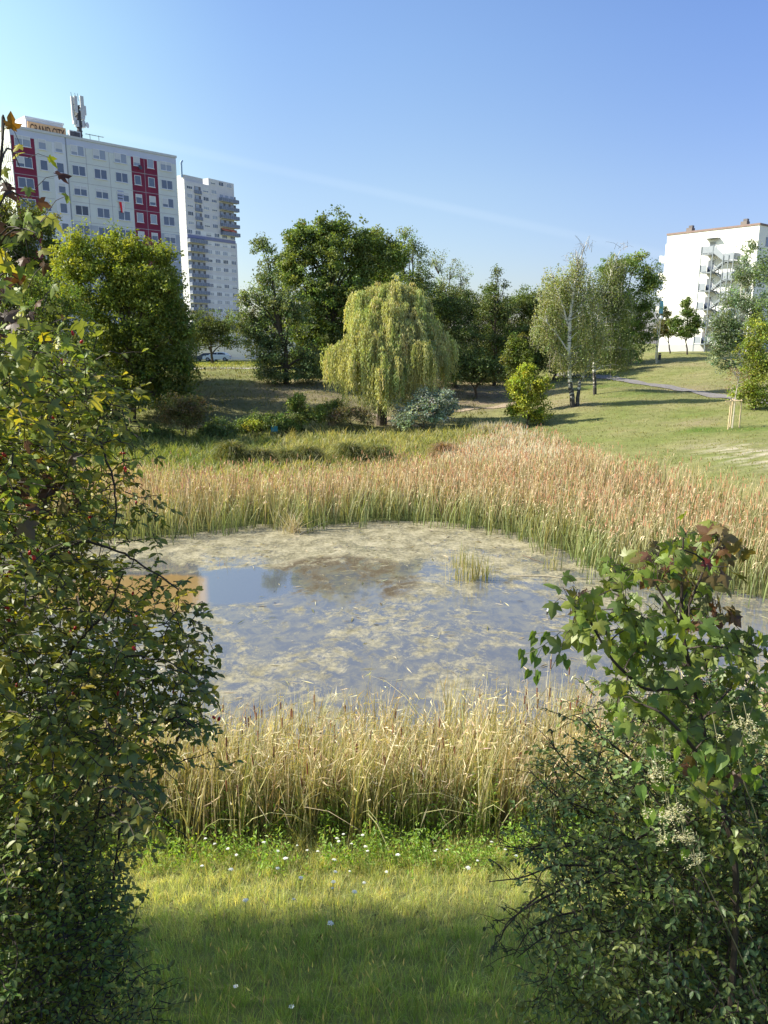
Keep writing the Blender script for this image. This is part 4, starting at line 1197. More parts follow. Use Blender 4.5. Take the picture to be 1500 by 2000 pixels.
tree('hazel_bush', 'bright green bush at the right edge below the poplars', 'shrub', 63, 1478, [(1490, 640, 30, 26), (1478, 675, 34, 32), (1490, 720, 46, 40), (1462, 740, 26, 34), (1478, 775, 40, 28), (1450, 765, 18, 22)], [(.15, .19, .03), (.11, .15, .028), (.19, .22, .035)], leaf=.2, seed=21, trunk_r=.1)
tree('maple_bush', 'bright yellow-green bush on the lawn in front of the birch', 'shrub', 65, 1032, [(1030, 722, 20, 18), (1012, 752, 26, 24), (1050, 755, 26, 26), (1030, 780, 42, 26), (1040, 808, 38, 22), (1005, 800, 20, 14)],
     [(.26, .28, .035), (.20, .23, .03), (.14, .17, .03)], leaf=.2, clump=.5, seed=22, trunk_r=.08, gaps=.1)
tree('hazel_bush', 'small green bush standing behind the yellow-green bush', 'shrub', 72, 1012, [(1010, 672, 22, 20), (1000, 700, 22, 20), (1025, 690, 18, 24), (1010, 730, 25, 20)], [(.12, .15, .03), (.09, .12, .03)], leaf=.2, clump=.5, seed=23, trunk_r=.07)
tree('silver_shrub', 'silvery blue-grey shrub under the right side of the willow', 'shrub', 63.5, 832, [(800, 806, 34, 22), (838, 790, 40, 28), (872, 772, 18, 20), (785, 824, 24, 10), (850, 812, 38, 18), (820, 772, 18, 18), (880, 795, 18, 14)],
     [(.20, .245, .215), (.155, .20, .17), (.26, .30, .265)], leaf=.17, clump=.45, seed=24, trunk_r=.06, gaps=.1)
tree('privet_shrub', 'bushy green shrub at the foot of the sandy bank', 'shrub', 64, 588, [(580, 785, 20, 22), (585, 808, 30, 20), (622, 808, 26, 18)], [(.11, .15, .035), (.13, .16, .04)], leaf=.17, clump=.45, seed=25, trunk_r=.05)
tree('blackthorn_shrub', 'low brown-green shrub left of the wooden block under the willow', 'shrub', 64, 690, [(672, 808, 30, 20), (708, 812, 24, 18), (650, 815, 18, 14)], [(.11, .10, .05), (.09, .10, .04), (.15, .12, .08)], leaf=.15, clump=.4, seed=26, trunk_r=.05, gaps=.2)
tree('dogwood_shrub', 'low dark shrub on the shaded part of the bank', 'shrub', 62, 505, [(510, 822, 34, 22), (480, 832, 26, 14), (540, 830, 24, 14)], [(.10, .14, .035), (.08, .115, .03)], leaf=.17, clump=.45, seed=27, trunk_r=.05)
tree('golden_shrub', 'little yellowish shrub in front of the shaded bank', 'shrub', 60, 488, [(487, 832, 13, 11), (500, 826, 9, 8)], [(.26, .26, .04), (.2, .21, .035)], leaf=.15, clump=.35, seed=28, trunk_r=.03)

for i, (Y_, u_, lb, lab) in enumerate([
    (84, 930, [(880, 715, 34, 28), (920, 705, 38, 34), (960, 715, 36, 30), (900, 735, 44, 14), (950, 738, 40, 12), (990, 725, 22, 22)], 'dark thicket bush right of the willow above the bare slope'),
    (98, 910, [(868, 608, 40, 46), (925, 612, 46, 46), (985, 618, 40, 44), (1035, 606, 34, 42), (870, 650, 46, 50), (930, 650, 50, 50), (980, 660, 40, 46), (900, 700, 60, 36), (960, 700, 50, 34), (1020, 690, 40, 40), (1070, 600, 30, 40), (900, 590, 36, 34), (950, 590, 34, 34), (1010, 592, 34, 34), (1050, 640, 40, 50)], 'dense field maple filling the dark gap between willow and yellow bush'),
    (71, 300, [(250, 560, 40, 46), (310, 560, 30, 46), (340, 620, 30, 50), (300, 660, 50, 60), (350, 700, 30, 44), (240, 700, 50, 50), (300, 740, 60, 30)], 'dark maple added close behind the yellow-green maple to shade the bank'),  # tree out of sight, added to cast shade on the bank
    (79, 300, [(240, 580, 50, 50), (310, 560, 40, 46), (350, 620, 34, 50), (300, 640, 60, 56), (360, 690, 30, 50), (300, 710, 60, 40), (370, 730, 24, 26), (210, 700, 50, 50)], 'dark maple hidden behind the yellow-green maple, added to shade the bank'),  # second added shade caster, hidden by the front maple
    (88, 610, [(600, 730, 46, 20), (650, 740, 44, 16), (690, 725, 40, 24), (545, 732, 30, 12), (720, 690, 36, 40), (580, 700, 40, 26), (700, 745, 36, 12), (520, 728, 18, 10)], 'dark undergrowth bush at the foot of the tallest maple'),
    (100, 1080, [(1060, 700, 36, 36), (1100, 700, 40, 38), (1150, 700, 40, 36), (1200, 695, 34, 32), (1080, 660, 34, 36), (1235, 690, 26, 22)], 'low green bush behind the birch trunks'),
    (100, 700, [(690, 560, 44, 56), (740, 600, 50, 60), (640, 600, 50, 60), (800, 640, 46, 56), (600, 660, 40, 50), (548, 545, 30, 40), (562, 512, 18, 26), (770, 520, 36, 46), (815, 560, 36, 50), (540, 620, 40, 60), (720, 510, 36, 46), (850, 600, 34, 50)], 'dark hornbeam standing behind the tallest maple')]):
    tree('hornbeam_tree' if i in (1, 2, 3, 6) else 'thicket_bush', lab, 'tree' if i in (1, 2, 3, 6) else 'shrub', Y_, u_, lb, [(.085, .115, .038), (.065, .095, .03), (.105, .13, .045)], leaf=.24, seed=90 + i, trunk_r=.15, dens=.8)
for i, (Y_, u_, lb, cc_, lab) in enumerate([
    (61, 430, [(425, 835, 34, 20), (450, 845, 22, 12), (405, 845, 20, 12)], [(.10, .14, .05), (.08, .12, .04)], 'low dark nettle bush at the foot of the bank, right of the brownish shrub'),
    (60, 300, [(290, 845, 36, 20), (325, 850, 26, 14), (260, 850, 24, 16)], [(.08, .115, .04), (.10, .13, .045)], 'low dark nettle bush under the left maples at the marsh edge'),
    (63, 555, [(550, 820, 22, 16), (570, 832, 22, 12)], [(.12, .17, .05), (.10, .14, .04)], 'small fresh green bush left of the shrub by the sandy slope'),
    (66, 640, [(640, 800, 22, 16), (655, 790, 14, 12)], [(.11, .15, .05), (.13, .16, .05)], 'small green bush under the left edge of the willow')]):
    tree('nettle_bush', lab, 'shrub', Y_, u_, lb, cc_, leaf=.16, clump=.4, seed=130 + i, trunk_r=.04)
# ---- birches
def birch(label, Y, stems, crown, cols, seed, bare=None, strands=900, leafn=10):
    rng = np.random.default_rng(seed)
    u0, v0 = stems[0][0][:2]
    bx = at(u0, v0, Y)[0]; bz = hz(bx, Y)
    root = empty('birch_tree', (bx, Y, bz), 0, label, 'tree', 'white-barked birches on the lawn')
    O = np.array([bx, Y, bz])
    tb = MB(); tops = []
    for st in stems:
        p = np.array([at(u, v, Y + dy) for (u, v, dy, r) in st])
        if abs(st[0][1] - v0) < 3: p[0] = O + (p[0][0] - bx, 0, -.2)
        # smooth by subdividing
        t = np.arange(len(p)); tt = np.linspace(0, len(p) - 1, len(p) * 4)
        q = np.stack([np.interp(tt, t, p[:, k]) for k in range(3)], 1) + rng.normal(0, .025, (len(tt), 3))
        r_ = np.interp(tt, t, [s[3] for s in st])
        tb.tube(q - O, r_, 7, cap=False); tops.append(q)
    S_ = np.concatenate(tops)
    mb = MB(); tw = MB()
    anchors = []
    for (u, v, ru, rv, w_) in crown:
        n = int(strands * w_)
        k = mpp(v, Y); c = at(u, v, Y)
        d = rand_dirs(n, rng) * (rng.uniform(0, 1, (n, 1)) ** .45)
        anchors.append(c + (0, .3, 0) + d * np.array([ru * k, ru * k * .9, rv * k]))
    A = np.concatenate(anchors)
    # side branches
    for j in rng.choice(len(A), 110, replace=False):
        i = np.argmin(((S_ - A[j]) ** 2).sum(1) + (S_[:, 2] > A[j][2] - .3) * 6)
        a = S_[i]; b = A[j]; ts = np.linspace(0, 1, 5)[:, None]
        m = a * (1 - ts) + b * ts + np.array([0, 0, 1.]) * np.sin(ts * math.pi) * .12 * np.linalg.norm(b - a)
        tb.tube(m - O, np.linspace(.045, .012, 5), 4, cap=False)
    # hanging sprays
    L = rng.uniform(.7, 1.9, len(A))
    m = leafn
    t = np.linspace(0, 1, m)
    sway = rng.normal(0, .25, (len(A), 2))
    pos = A[:, None, :] + np.stack([sway[:, None, 0] * t ** 1.5 * np.ones(1), sway[:, None, 1] * t ** 1.5, -L[:, None] * t], -1)
    pos = pos.reshape(-1, 3) + rng.normal(0, .09, (len(A) * m, 3))
    ok = pos[:, 2] > H(pos[:, 0], pos[:, 1]) + .4
    cc = np.repeat(mixcol(len(A), cols, rng, .16), m, 0)
    leaf_cloud(mb, pos[ok] - O, .17, .11, cols, None, RHOMB, .8, rng, colarr=cc[ok] * (1 + rng.normal(0, .15, (ok.sum(), 1))), flat=.2)
    for j in range(0, len(A), 5):
        tw.tube(np.array([A[j], A[j] + (sway[j, 0] * .4, sway[j, 1] * .4, -L[j] * .5), A[j] + (sway[j, 0], sway[j, 1], -L[j])]) - O, [.014, .011, .006], 3, cap=False)
    for (u, v, n, h_) in (bare or []):
        c = at(u, v, Y)
        for k in range(n):
            a = c + rng.normal(0, .35, 3) * (1, 1, .6); b = a + (rng.normal(0, .5), rng.normal(0, .5), rng.uniform(.3, 1) * h_)
            m_ = (a + b) / 2 + (0, 0, .15)
            tw.tube(np.array([a, m_, b, b + (rng.normal(0, .25), 0, -.15)]) - O, [.02, .015, .01, .006], 3, cap=False)
    tb.build('trunk', M_BIRCH, root)
    tw.build('twigs', surf_mat('birch_twig', (.30, .27, .24), .8), root)
    mb.build('crown', M_LEAF, root)
BC = [(.30, .34, .14), (.25, .30, .11), (.35, .37, .17)]
birch('tall birch with white forked trunk and bare twigs at its top', 71,
      [[(1120, 791, 0, .26), (1113, 740, 0, .20), (1112, 680, 0, .17), (1113, 620, 0, .15), (1122, 560, 0, .11), (1135, 500, .2, .06), (1150, 462, .2, .015)],
       [(1126, 791, .1, .2), (1132, 745, .4, .15), (1150, 715, .8, .12), (1160, 670, 1, .09), (1165, 620, 1.2, .05)],
       [(1113, 650, 0, .1), (1100, 600, -.3, .08), (1085, 560, -.6, .05), (1075, 520, -.8, .02)],
       [(1122, 560, 0, .08), (1128, 530, .3, .06), (1126, 490, .4, .02)],
       [(1114, 620, 0, .08), (1140, 585, .5, .06), (1160, 550, .6, .03)],
       [(1112, 690, 0, .08), (1085, 650, -.4, .05), (1068, 630, -.5, .03)]],
      [(1085, 560, 36, 50, .9), (1070, 630, 34, 46, .8), (1130, 560, 28, 50, .5), (1150, 610, 34, 50, .7), (1105, 690, 40, 26, .45), (1140, 685, 36, 26, .4), (1128, 520, 22, 30, .25), (1170, 660, 26, 36, .4)],
      BC, 31, bare=[(1122, 505, 12, 1.2), (1150, 490, 12, 1.4), (1138, 520, 10, 1.0)], strands=400)
birch('second birch with drooping branches just right of the forked one', 79,
      [[(1162, 765, 0, .2), (1160, 700, 0, .16), (1163, 640, 0, .13), (1178, 580, 0, .09), (1195, 530, 0, .05), (1212, 488, 0, .02)],
       [(1163, 640, 0, .08), (1150, 590, .3, .06), (1148, 540, .3, .03)], [(1170, 610, 0, .07), (1205, 570, .3, .05), (1225, 545, .3, .02)]],
      [(1205, 520, 24, 28, .5), (1190, 570, 36, 50, .9), (1215, 600, 28, 50, .7), (1175, 650, 40, 46, .8), (1210, 680, 30, 40, .7), (1160, 560, 25, 40, .4)],
      [(.19, .24, .085), (.16, .21, .07), (.22, .26, .10)], 32, bare=[(1208, 485, 8, .8)], strands=430)

# ---- weeping willow
def willow():
    rng = np.random.default_rng(41)
    Y = 68
    bx = at(745, 820, Y)[0]; bz = hz(bx, Y)
    root = empty('weeping_willow', (bx, Y, bz), 0, 'large weeping willow with yellow-green curtains by the pond', 'tree')
    O = np.array([bx, Y, bz])
    # domes: (u, v top, half width, drop in px, dy)
    domes = [(765, 552, 17, 90, 0), (735, 562, 18, 95, .4), (712, 573, 18, 90, 0), (696, 582, 13, 80, .8), (795, 560, 18, 90, .4), (818, 574, 16, 80, .2), (832, 592, 10, 60, .6), (755, 585, 26, 90, -1.2), (800, 600, 24, 90, -1.0),
             (720, 608, 26, 110, -1.6), (770, 620, 30, 100, -2.0), (745, 600, 30, 110, 1.8), (795, 610, 26, 100, 1.8),
             (655, 676, 15, 75, 0), (674, 668, 15, 90, -.8), (694, 650, 18, 110, -1.4), (722, 640, 24, 120, -2.6), (660, 690, 14, 70, 1.0), (742, 668, 26, 105, -3.2), (775, 642, 24, 130, -2.6), (800, 628, 22, 130, -2.0), (828, 628, 22, 125, -1.2), (850, 640, 17, 110, -.4), (868, 662, 14, 90, 0), 
             (815, 668, 28, 110, -3.0), (845, 674, 18, 80, -2.0), (700, 690, 26, 90, -2.8), (770, 700, 26, 90, -3.6), (740, 710, 18, 85, -3.8), (760, 665, 36, 80, 2.8)]
    mb = MB(); tb = MB(); tw = MB()
    trunk = np.array([O + (0, 0, -.2), O + (.1, 0, 1.5), at(750, 740, Y), at(755, 680, Y), at(758, 620, Y)])
    tb.tube(trunk - O, [.5, .4, .36, .28, .12], 9)
    for (u, v, hw, drop, dy) in domes:
        k = mpp(v, Y); c = at(u, v, Y) + (0, dy, 0)
        nl = int(hw * 1.25); per_ = 6; n = nl * per_
        ang = np.repeat(rng.uniform(0, 2 * math.pi, nl), per_); rr = np.repeat(rng.uniform(0, 1, nl) ** .5, per_)
        x = np.cos(ang) * rr * hw * k + rng.normal(0, .17, n); y = np.sin(ang) * rr * hw * k * .9 + rng.normal(0, .17, n)
        z = -(rr ** 2) * hw * k * .6 + np.repeat(rng.normal(0, .28, nl), per_) + rng.normal(0, .06, n)
        A = c + np.stack([x, y, z], 1)
        L = drop * k * np.repeat(rng.uniform(.35, 1.08, nl), per_) * rng.uniform(.75, 1.05, n) * (1 - .2 * (1 - rr))
        base = np.repeat(mixcol(nl, [(.48, .52, .22), (.56, .57, .27), (.34, .40, .16), (.56, .55, .28)], rng, .11), per_, 0)
        m = 26
        t = np.linspace(0, 1, m)
        ox = np.cos(ang) * .45; oy = np.sin(ang) * .45
        arch = np.minimum(t * 4, 1)
        zz = np.sin(np.minimum(t * 5, 1) * math.pi) * .25
        lump = noise2(A[:, 0] * 2.2, A[:, 1] * 2.2, 1.6, 7)
        L = L * (1 + .32 * lump)
        pos = np.stack([A[:, 0, None] + ox[:, None] * arch, A[:, 1, None] + oy[:, None] * arch, A[:, 2, None] + zz - L[:, None] * t ** 1.1], -1)
        pos = pos + rng.normal(0, .05, pos.shape)
        pz = pos.reshape(-1, 3)
        ok = pz[:, 2] > H(pz[:, 0], pz[:, 1]) + .35
        cc = np.repeat(base, m, 0) * (1 + rng.normal(0, .1, (n * m, 1)))
        leaf_cloud(mb, pz[ok] - O, .26, .075, None, None, RHOMB, 2.2, rng, colarr=np.clip(cc[ok], .01, .9), flat=.0)
        for j in range(0, n, 3):
            tw.tube(pos[j, ::5] - O, np.linspace(.014, .006, len(pos[j, ::5])), 3, cap=False)
        ts = np.linspace(0, 1, 5)[:, None]
        a = trunk[2 + rng.integers(0, 2)]
        tb.tube(a * (1 - ts) + (c - (0, 0, .5)) * ts + np.array([0, 0, .6]) * np.sin(ts * math.pi) - O, np.linspace(.16, .04, 5), 5, cap=False)
    tb.build('trunk', M_BARK, root)
    tw.build('twigs', surf_mat('willow_twig', (.32, .26, .10), .7), root)
    mb.build('crown', M_LEAF, root)
willow()

# ---- small park things
def staked_tree():
    Y = 56; p = at(1430, 835, Y); z = hz(p[0], Y)
    e = empty('staked_sapling', (p[0], Y, z), 0, 'newly planted sapling tied between pale wooden stakes on the lawn', 'tree')
    wood = surf_mat('pale_stake_wood', (.62, .48, .30), .8, .15, 6)
    hh = 2.1
    for x, y in ((-.42, -.3), (.40, -.25), (.05, .45)):
        MB().tube([(x, y, -.1), (x * .95, y * .95, hh)], [.05, .045], 7).build('stake', wood, e)
    r_ = MB(); a = [(-.42, -.3), (.40, -.25), (.05, .45)]
    for i in range(3):
        q = a[i]; w_ = a[(i + 1) % 3]; r_.bar((q[0] * .95, q[1] * .95, hh - .12), (w_[0] * .95, w_[1] * .95, hh - .1), .04, 5)
    r_.bar((-.8, -.3, hh - .14), (.42, -.3, hh - .1), .035, 5); r_.build('cross_bar', wood, e)
    t = MB(); t.tube([(0, 0, -.1), (.02, 0, 1.2), (.03, .02, 2.3), (.1, 0, 3.2), (.12, 0, 4.2)], [.045, .04, .032, .022, .008], 6)
    rng = np.random.default_rng(5); A = []
    for i in range(26):
        z0 = rng.uniform(2.4, 3.9); d = rng.normal(0, 1, 2); d /= np.linalg.norm(d); l = rng.uniform(.35, .75)
        b = (.08 + d[0] * l, d[1] * l, z0 + l * .7); t.tube([(.07, 0, z0), b], [.013, .005], 3, cap=False); A.append(b)
    t.build('trunk', surf_mat('wrapped_trunk', (.5, .45, .38), .8), e)
    m = MB(); A = np.array(A); q = np.repeat(A, 16, 0) + rng.normal(0, .16, (len(A) * 16, 3))
    leaf_cloud(m, q, .12, .08, [(.30, .22, .12), (.24, .2, .09), (.36, .27, .18)], rng=rng); m.build('crown', M_LEAF, e)
staked_tree()

def lamp_post():
    Y = 104; p = at(1283, 694, Y); z = hz(p[0], Y); k = mpp(640, Y)
    h = (694 - 612) * k
    e = empty('street_lamp', (p[0], Y, z), 0, 'pale lamp post with white globe on the upper lawn', 'street lamp')
    t = MB(); t.tube([(0, 0, -.1), (0, 0, .6), (.02, 0, .65), (.12, 0, h)], [.15, .14, .10, .075], 8); t.build('post', surf_mat('concrete_post', (.50, .46, .36), .8), e)
    g = MB(); zz = [-.28, -.2, 0, .2, .28]; g.tube([(.14, 0, h + .28 + a) for a in zz], [.08, .24, .30, .22, .05], 12); g.build('globe', surf_mat('globe_white', (.8, .8, .78), .3), e, True)
lamp_post()

def banner():
    Y = 108; p = at(1281, 690, Y); z = hz(p[0], Y); k = mpp(600, Y)
    e = empty('banner_flag', (p[0], Y, z), 0, 'narrow light blue banner on a pole left of the white building', 'flag')
    MB().tube([(0, 0, 0), (0, 0, (690 - 575) * k)], [.06, .03], 6).build('pole', M_GREY, e)
    v = []; z1 = (690 - 578) * k; z0 = (690 - 602) * k
    for zz in np.linspace(z0, z1, 7):
        for x in np.linspace(.04, .55, 4): v.append((x, .08 * math.sin(zz * 4 + x * 3), zz))
    f = [(r * 4 + c, r * 4 + c + 1, r * 4 + c + 5, r * 4 + c + 4) for r in range(6) for c in range(3)]
    MB().add(v, np.array(f)).build('cloth', surf_mat('banner_blue', (.25, .55, .65), .7), e)
banner()

def litter_bin():
    Y = 104; p = at(1286.5, 690, Y); z = hz(p[0], Y)
    e = empty('litter_bin', (p[0] + .12, Y - .1, z), rad(10), 'small dark litter bin fixed at the foot of the lamp post', 'bin')
    dk = surf_mat('bin_dark', (.03, .03, .035), .6)
    MB().tube([(0, 0, .35), (0, 0, .37), (0, 0, 1.0), (0, 0, 1.05)], [.10, .17, .20, .20], 12).build('drum', dk, e)
    MB().tube([(0, 0, 1.10), (0, 0, 1.22), (0, 0, 1.26)], [.21, .17, .03], 12).build('lid', dk, e)
    MB().bar((0, .12, 0), (0, .12, 1.2), .035, 6).build('post', M_GREY, e)
litter_bin()

def wooden_block():
    Y = 71; p = at(746, 820, Y); z = hz(p[0], Y)
    e = empty('wooden_seat_block', (p[0], Y, z), rad(12), 'small rust-brown seat block on bare soil under the willow', 'seat')
    w_ = surf_mat('rust_brown_wood', (.22, .10, .06), .8, .2, 5)
    MB().box(-.28, .28, -.22, .22, 0, .38).build('block', w_, e)
    MB().box(-.34, .34, -.27, .27, .383, .46).build('seat', surf_mat('seat_plank', (.36, .18, .10), .8, .2, 6), e)
wooden_block()
def small_sign():
    Y = 61; p = at(535, 815, Y); z = hz(p[0], Y)
    e = empty('small_marker_sign', (p[0], Y, z), rad(8), 'tiny teal marker sign on two posts in the shaded grass', 'sign')
    d_ = surf_mat('marker_post', (.03, .04, .05), .6)
    for x in (-.2, .2): MB().bar((x, 0, 0), (x, 0, 1.0), .03, 6).build('post', d_, e)
    MB().box(-.26, .26, -.03, -.0, .55, .98).build('board', surf_mat('marker_teal', (.03, .18, .22), .5), e)
small_sign()

# ================================================================ GRASS AND REEDS
def scatter(n, x0, x1, y0, y1, mask, rng):
    x = rng.uniform(x0, x1, n); y = rng.uniform(y0, y1, n)
    k = rng.uniform(0, 1, n) < mask(x, y)
    x = x[k]; y = y[k]
    return np.stack([x, y, H(x, y)], 1)

def colour_var(n, cols, rng, jit=.14):
    return mixcol(n, cols, rng, jit)

# outer limit of the far cattail stand
FAR_REED = np.array([(-34, 36), (-20, 39.5), (-12, 40), (-6, 39.5), (-1, 41.5), (3, 45), (5.5, 53), (9, 58), (11.5, 54), (12, 47), (12.6, 41.5), (14.4, 36.5), (17.2, 31.5), (19, 26), (17.5, 20), (13.4, 19),
                     (12.8, 22.0), (11.2, 23.5), (8.6, 24.6), (7.2, 26.2), (6.2, 29.5), (5, 32), (2.6, 33.6), (-0.5, 34), (-3.2, 32.6), (-5.5, 33.2), (-8.6, 31.2), (-12, 31), (-15.5, 28), (-22, 27), (-34, 27)])
def far_reeds():
    rng = np.random.default_rng(51)
    inm = lambda x, y: smooth(-.5, .3, inside_dist(x, y, FAR_REED) + .45 * noise2(x, y, 1.3, 8) + .55 * noise2(x, y, 4.0, 88) + .3 * noise2(x, y, .55, 89)) * (.35 + .65 * smooth(-.3, .4, noise2(x, y, 1.1, 9)))
    P_ = scatter(120000, -34, 20, 19, 60, inm, rng)
    P_[:, 2] = np.maximum(P_[:, 2], -.05)
    n = len(P_)
    x, y = P_[:, 0], P_[:, 1]
    d = inside_dist(x, y, POND)      # negative outside; near 0 at the waterline
    edge = smooth(-2.6, -.3, d)
    right = smooth(4, 9, x) * smooth(36, 28, y)
    patch = noise2(x, y, 4.5, 10)
    h = (1.72 + .30 * noise2(x, y, 2.2, 15) + .12 * noise2(x, y, .8, 16) + rng.normal(0, .17, n)) * (1 - .22 * edge * rng.uniform(0, 1, n)) * (1 - .38 * smooth(40, 50, y))
    green = np.clip(.18 + .7 * edge + .25 * right + .25 * patch + rng.normal(0, .25, n), 0, 1)[:, None]
    cg = colour_var(n, [(.28, .37, .13), (.36, .44, .18), (.20, .28, .10)], rng); ct = colour_var(n, [(.68, .51, .36), (.75, .60, .43), (.57, .41, .29), (.66, .43, .31)], rng)
    pink = (smooth(43, 46, y) * smooth(12.5, 10, x))[:, None]
    ct = ct * (1 - .8 * pink) + np.array([.86, .74, .66]) * .8 * pink
    yel = smooth(13, 17, x)[:, None] * smooth(28, 36, y)[:, None]
    ct = ct * (1 - .5 * yel) + np.array([.52, .45, .12]) * .5 * yel
    cb = cg * .62 * (.5 + .5 * green) + ct * (.5 - .5 * green) * .42  # blade bases darkened in colour for the shade at the waterline
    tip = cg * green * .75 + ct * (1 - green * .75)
    lean = rng.normal(0, .13, (n, 2)) * (1 + 1.1 * edge * rng.uniform(0, 1, n))[:, None] + np.array([.05, 0])
    mb = MB()
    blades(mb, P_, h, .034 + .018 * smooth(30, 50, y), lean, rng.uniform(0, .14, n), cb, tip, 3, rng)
    # folded dead tips
    k = rng.choice(n, n // 3, replace=False)
    top = P_[k] + np.stack([lean[k, 0] * h[k], lean[k, 1] * h[k], h[k] * .9], 1)
    t = rng.normal(0, 1, (len(k), 3)); t[:, 2] = -np.abs(t[:, 2]) * .4
    xa, ya, za = frame_from(t, np.tile([0, 0, 1.], (len(k), 1)))
    inst(mb, *RHOMB, top, xa, ya, za, .035, .24, .3, colour_var(len(k), [(.80, .64, .42), (.72, .52, .33)], rng))
    o = mb.build('cattail_reeds', M_REED)
    tag(o, 'broad stand of tan and green cattails along the far shore of the pond', 'reeds', kind='stuff')
    # seed heads give the rusty tops
    k = rng.choice(n, int(n * .17), replace=False); k = k[(edge[k] < .8)]
    top = P_[k] + np.stack([rng.normal(0, .05, len(k)), rng.normal(0, .05, len(k)), h[k] * rng.uniform(.85, 1.02, len(k))], 1)
    m2 = MB(); up = np.tile([0, 0, 1.], (len(k), 1)) + rng.normal(0, .08, (len(k), 3))
    xa, ya, za = frame_from(up, np.tile([1., 0, 0], (len(k), 1)))
    inst(m2, *PRISM4, top, xa, ya, za, .018, .18, .018, colour_var(len(k), [(.40, .21, .11), (.48, .27, .15), (.32, .17, .09)], rng))
    o = m2.build('cattail_seed_heads', surf_mat('seed_head_far', (1, 1, 1), .9, .05, 5, attr=True))
    tag(o, 'rusty brown seed heads topping the far cattail stand', 'seed heads', kind='stuff')
far_reeds()

NEAR_REED = np.array([(-9, 10.2), (-5, 10.4), (-1.5, 10.6), (2, 10.7), (4.5, 10.8), (8, 11.6), (11, 13.4), (13.6, 17), (12.2, 17.2), (10, 15.2), (7, 14.0), (4, 13.6), (1.6, 13.5), (.4, 13.4), (-1, 13.1), (-3, 13.0), (-6, 13.2), (-10, 13.2)])
def near_reeds():
    rng = np.random.default_rng(52)
    inm = lambda x, y: smooth(-.3, .25, inside_dist(x, y, NEAR_REED) + .25 * noise2(x, y, .8, 18)) * (.5 + .5 * smooth(-.4, .4, noise2(x, y, .9, 19)))
    P_ = scatter(70000, -10, 14, 9.8, 17.5, inm, rng)
    P_[:, 2] = np.maximum(P_[:, 2], -.1)
    n = len(P_); x, y = P_[:, 0], P_[:, 1]
    h = 1.75 + .3 * noise2(x, y, 2.2, 20) + rng.normal(0, .24, n)
    h *= 1 - .25 * smooth(12.6, 13.6, y) * smooth(-2, -5, x)
    green = np.clip(.54 + .4 * noise2(x, y, 1.5, 22) + rng.normal(0, .28, n), 0, 1)[:, None]
    cg = colour_var(n, [(.28, .34, .10), (.35, .38, .13), (.22, .28, .08)], rng); ct = colour_var(n, [(.72, .59, .41), (.82, .70, .52), (.54, .41, .28), (.74, .59, .39)], rng)
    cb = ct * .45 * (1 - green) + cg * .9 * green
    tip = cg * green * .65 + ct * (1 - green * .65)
    mb = MB()
    lean = rng.normal(0, .13, (n, 2)) + np.array([.06, .0])
    brk = rng.uniform(0, 1, n) < .12
    lean[brk] *= 3
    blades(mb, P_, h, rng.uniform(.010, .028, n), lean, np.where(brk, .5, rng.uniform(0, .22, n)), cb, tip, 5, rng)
    # crinkled dry leaf ends
    k = rng.choice(n, int(n * .55), replace=False)
    t0 = rng.uniform(.55, 1, len(k))
    top = P_[k] + np.stack([lean[k, 0] * h[k] * t0 ** 1.6, lean[k, 1] * h[k] * t0 ** 1.6, h[k] * t0 * .95], 1)
    t = rng.normal(0, 1, (len(k), 3)); t[:, 2] = t[:, 2] * .5 - .35
    xa, ya, za = frame_from(t, rand_dirs(len(k), rng))
    inst(mb, *RHOMB, top, xa, ya, za, rng.uniform(.014, .026, len(k)), rng.uniform(.12, .36, len(k)), .3, colour_var(len(k), [(.76, .67, .45), (.66, .55, .33), (.52, .40, .24)], rng))
    # thin wavy flowering stalks reaching above the rest
    o = mb.build('cattail_reeds', M_REED)
    tag(o, 'dense straw-coloured cattails on the near edge of the pond', 'reeds', kind='stuff')
    m2 = MB()
    k = rng.choice(n, 430, replace=False)
    base = P_[k]; hh = h[k] * rng.uniform(.62, .96, len(k))
    up = np.tile([0, 0, 1.], (len(k), 1)) + rng.normal(0, .05, (len(k), 3))
    xa, ya, za = frame_from(up, np.tile([1., 0, 0], (len(k), 1)))
    inst(m2, *PRISM4, base, xa, ya, za, .005, hh, .005, colour_var(len(k), [(.4, .34, .16)], rng))
    tp = base + norm(up) * hh[:, None]
    inst(m2, *PRISM4, tp, xa, ya, za, .0125, rng.uniform(.13, .19, len(k)), .0125, colour_var(len(k), [(.15, .06, .03), (.12, .05, .03), (.19, .08, .045)], rng))
    inst(m2, *PRISM4, tp + norm(up) * .15, xa, ya, za, .004, .16, .004, colour_var(len(k), [(.45, .36, .18)], rng))
    o = m2.build('cattail_seed_heads', surf_mat('seed_head_near', (1, 1, 1), .9, .08, 40, attr=True))
    tag(o, 'dark brown seed heads among the near cattails', 'seed heads', kind='stuff')
near_reeds()

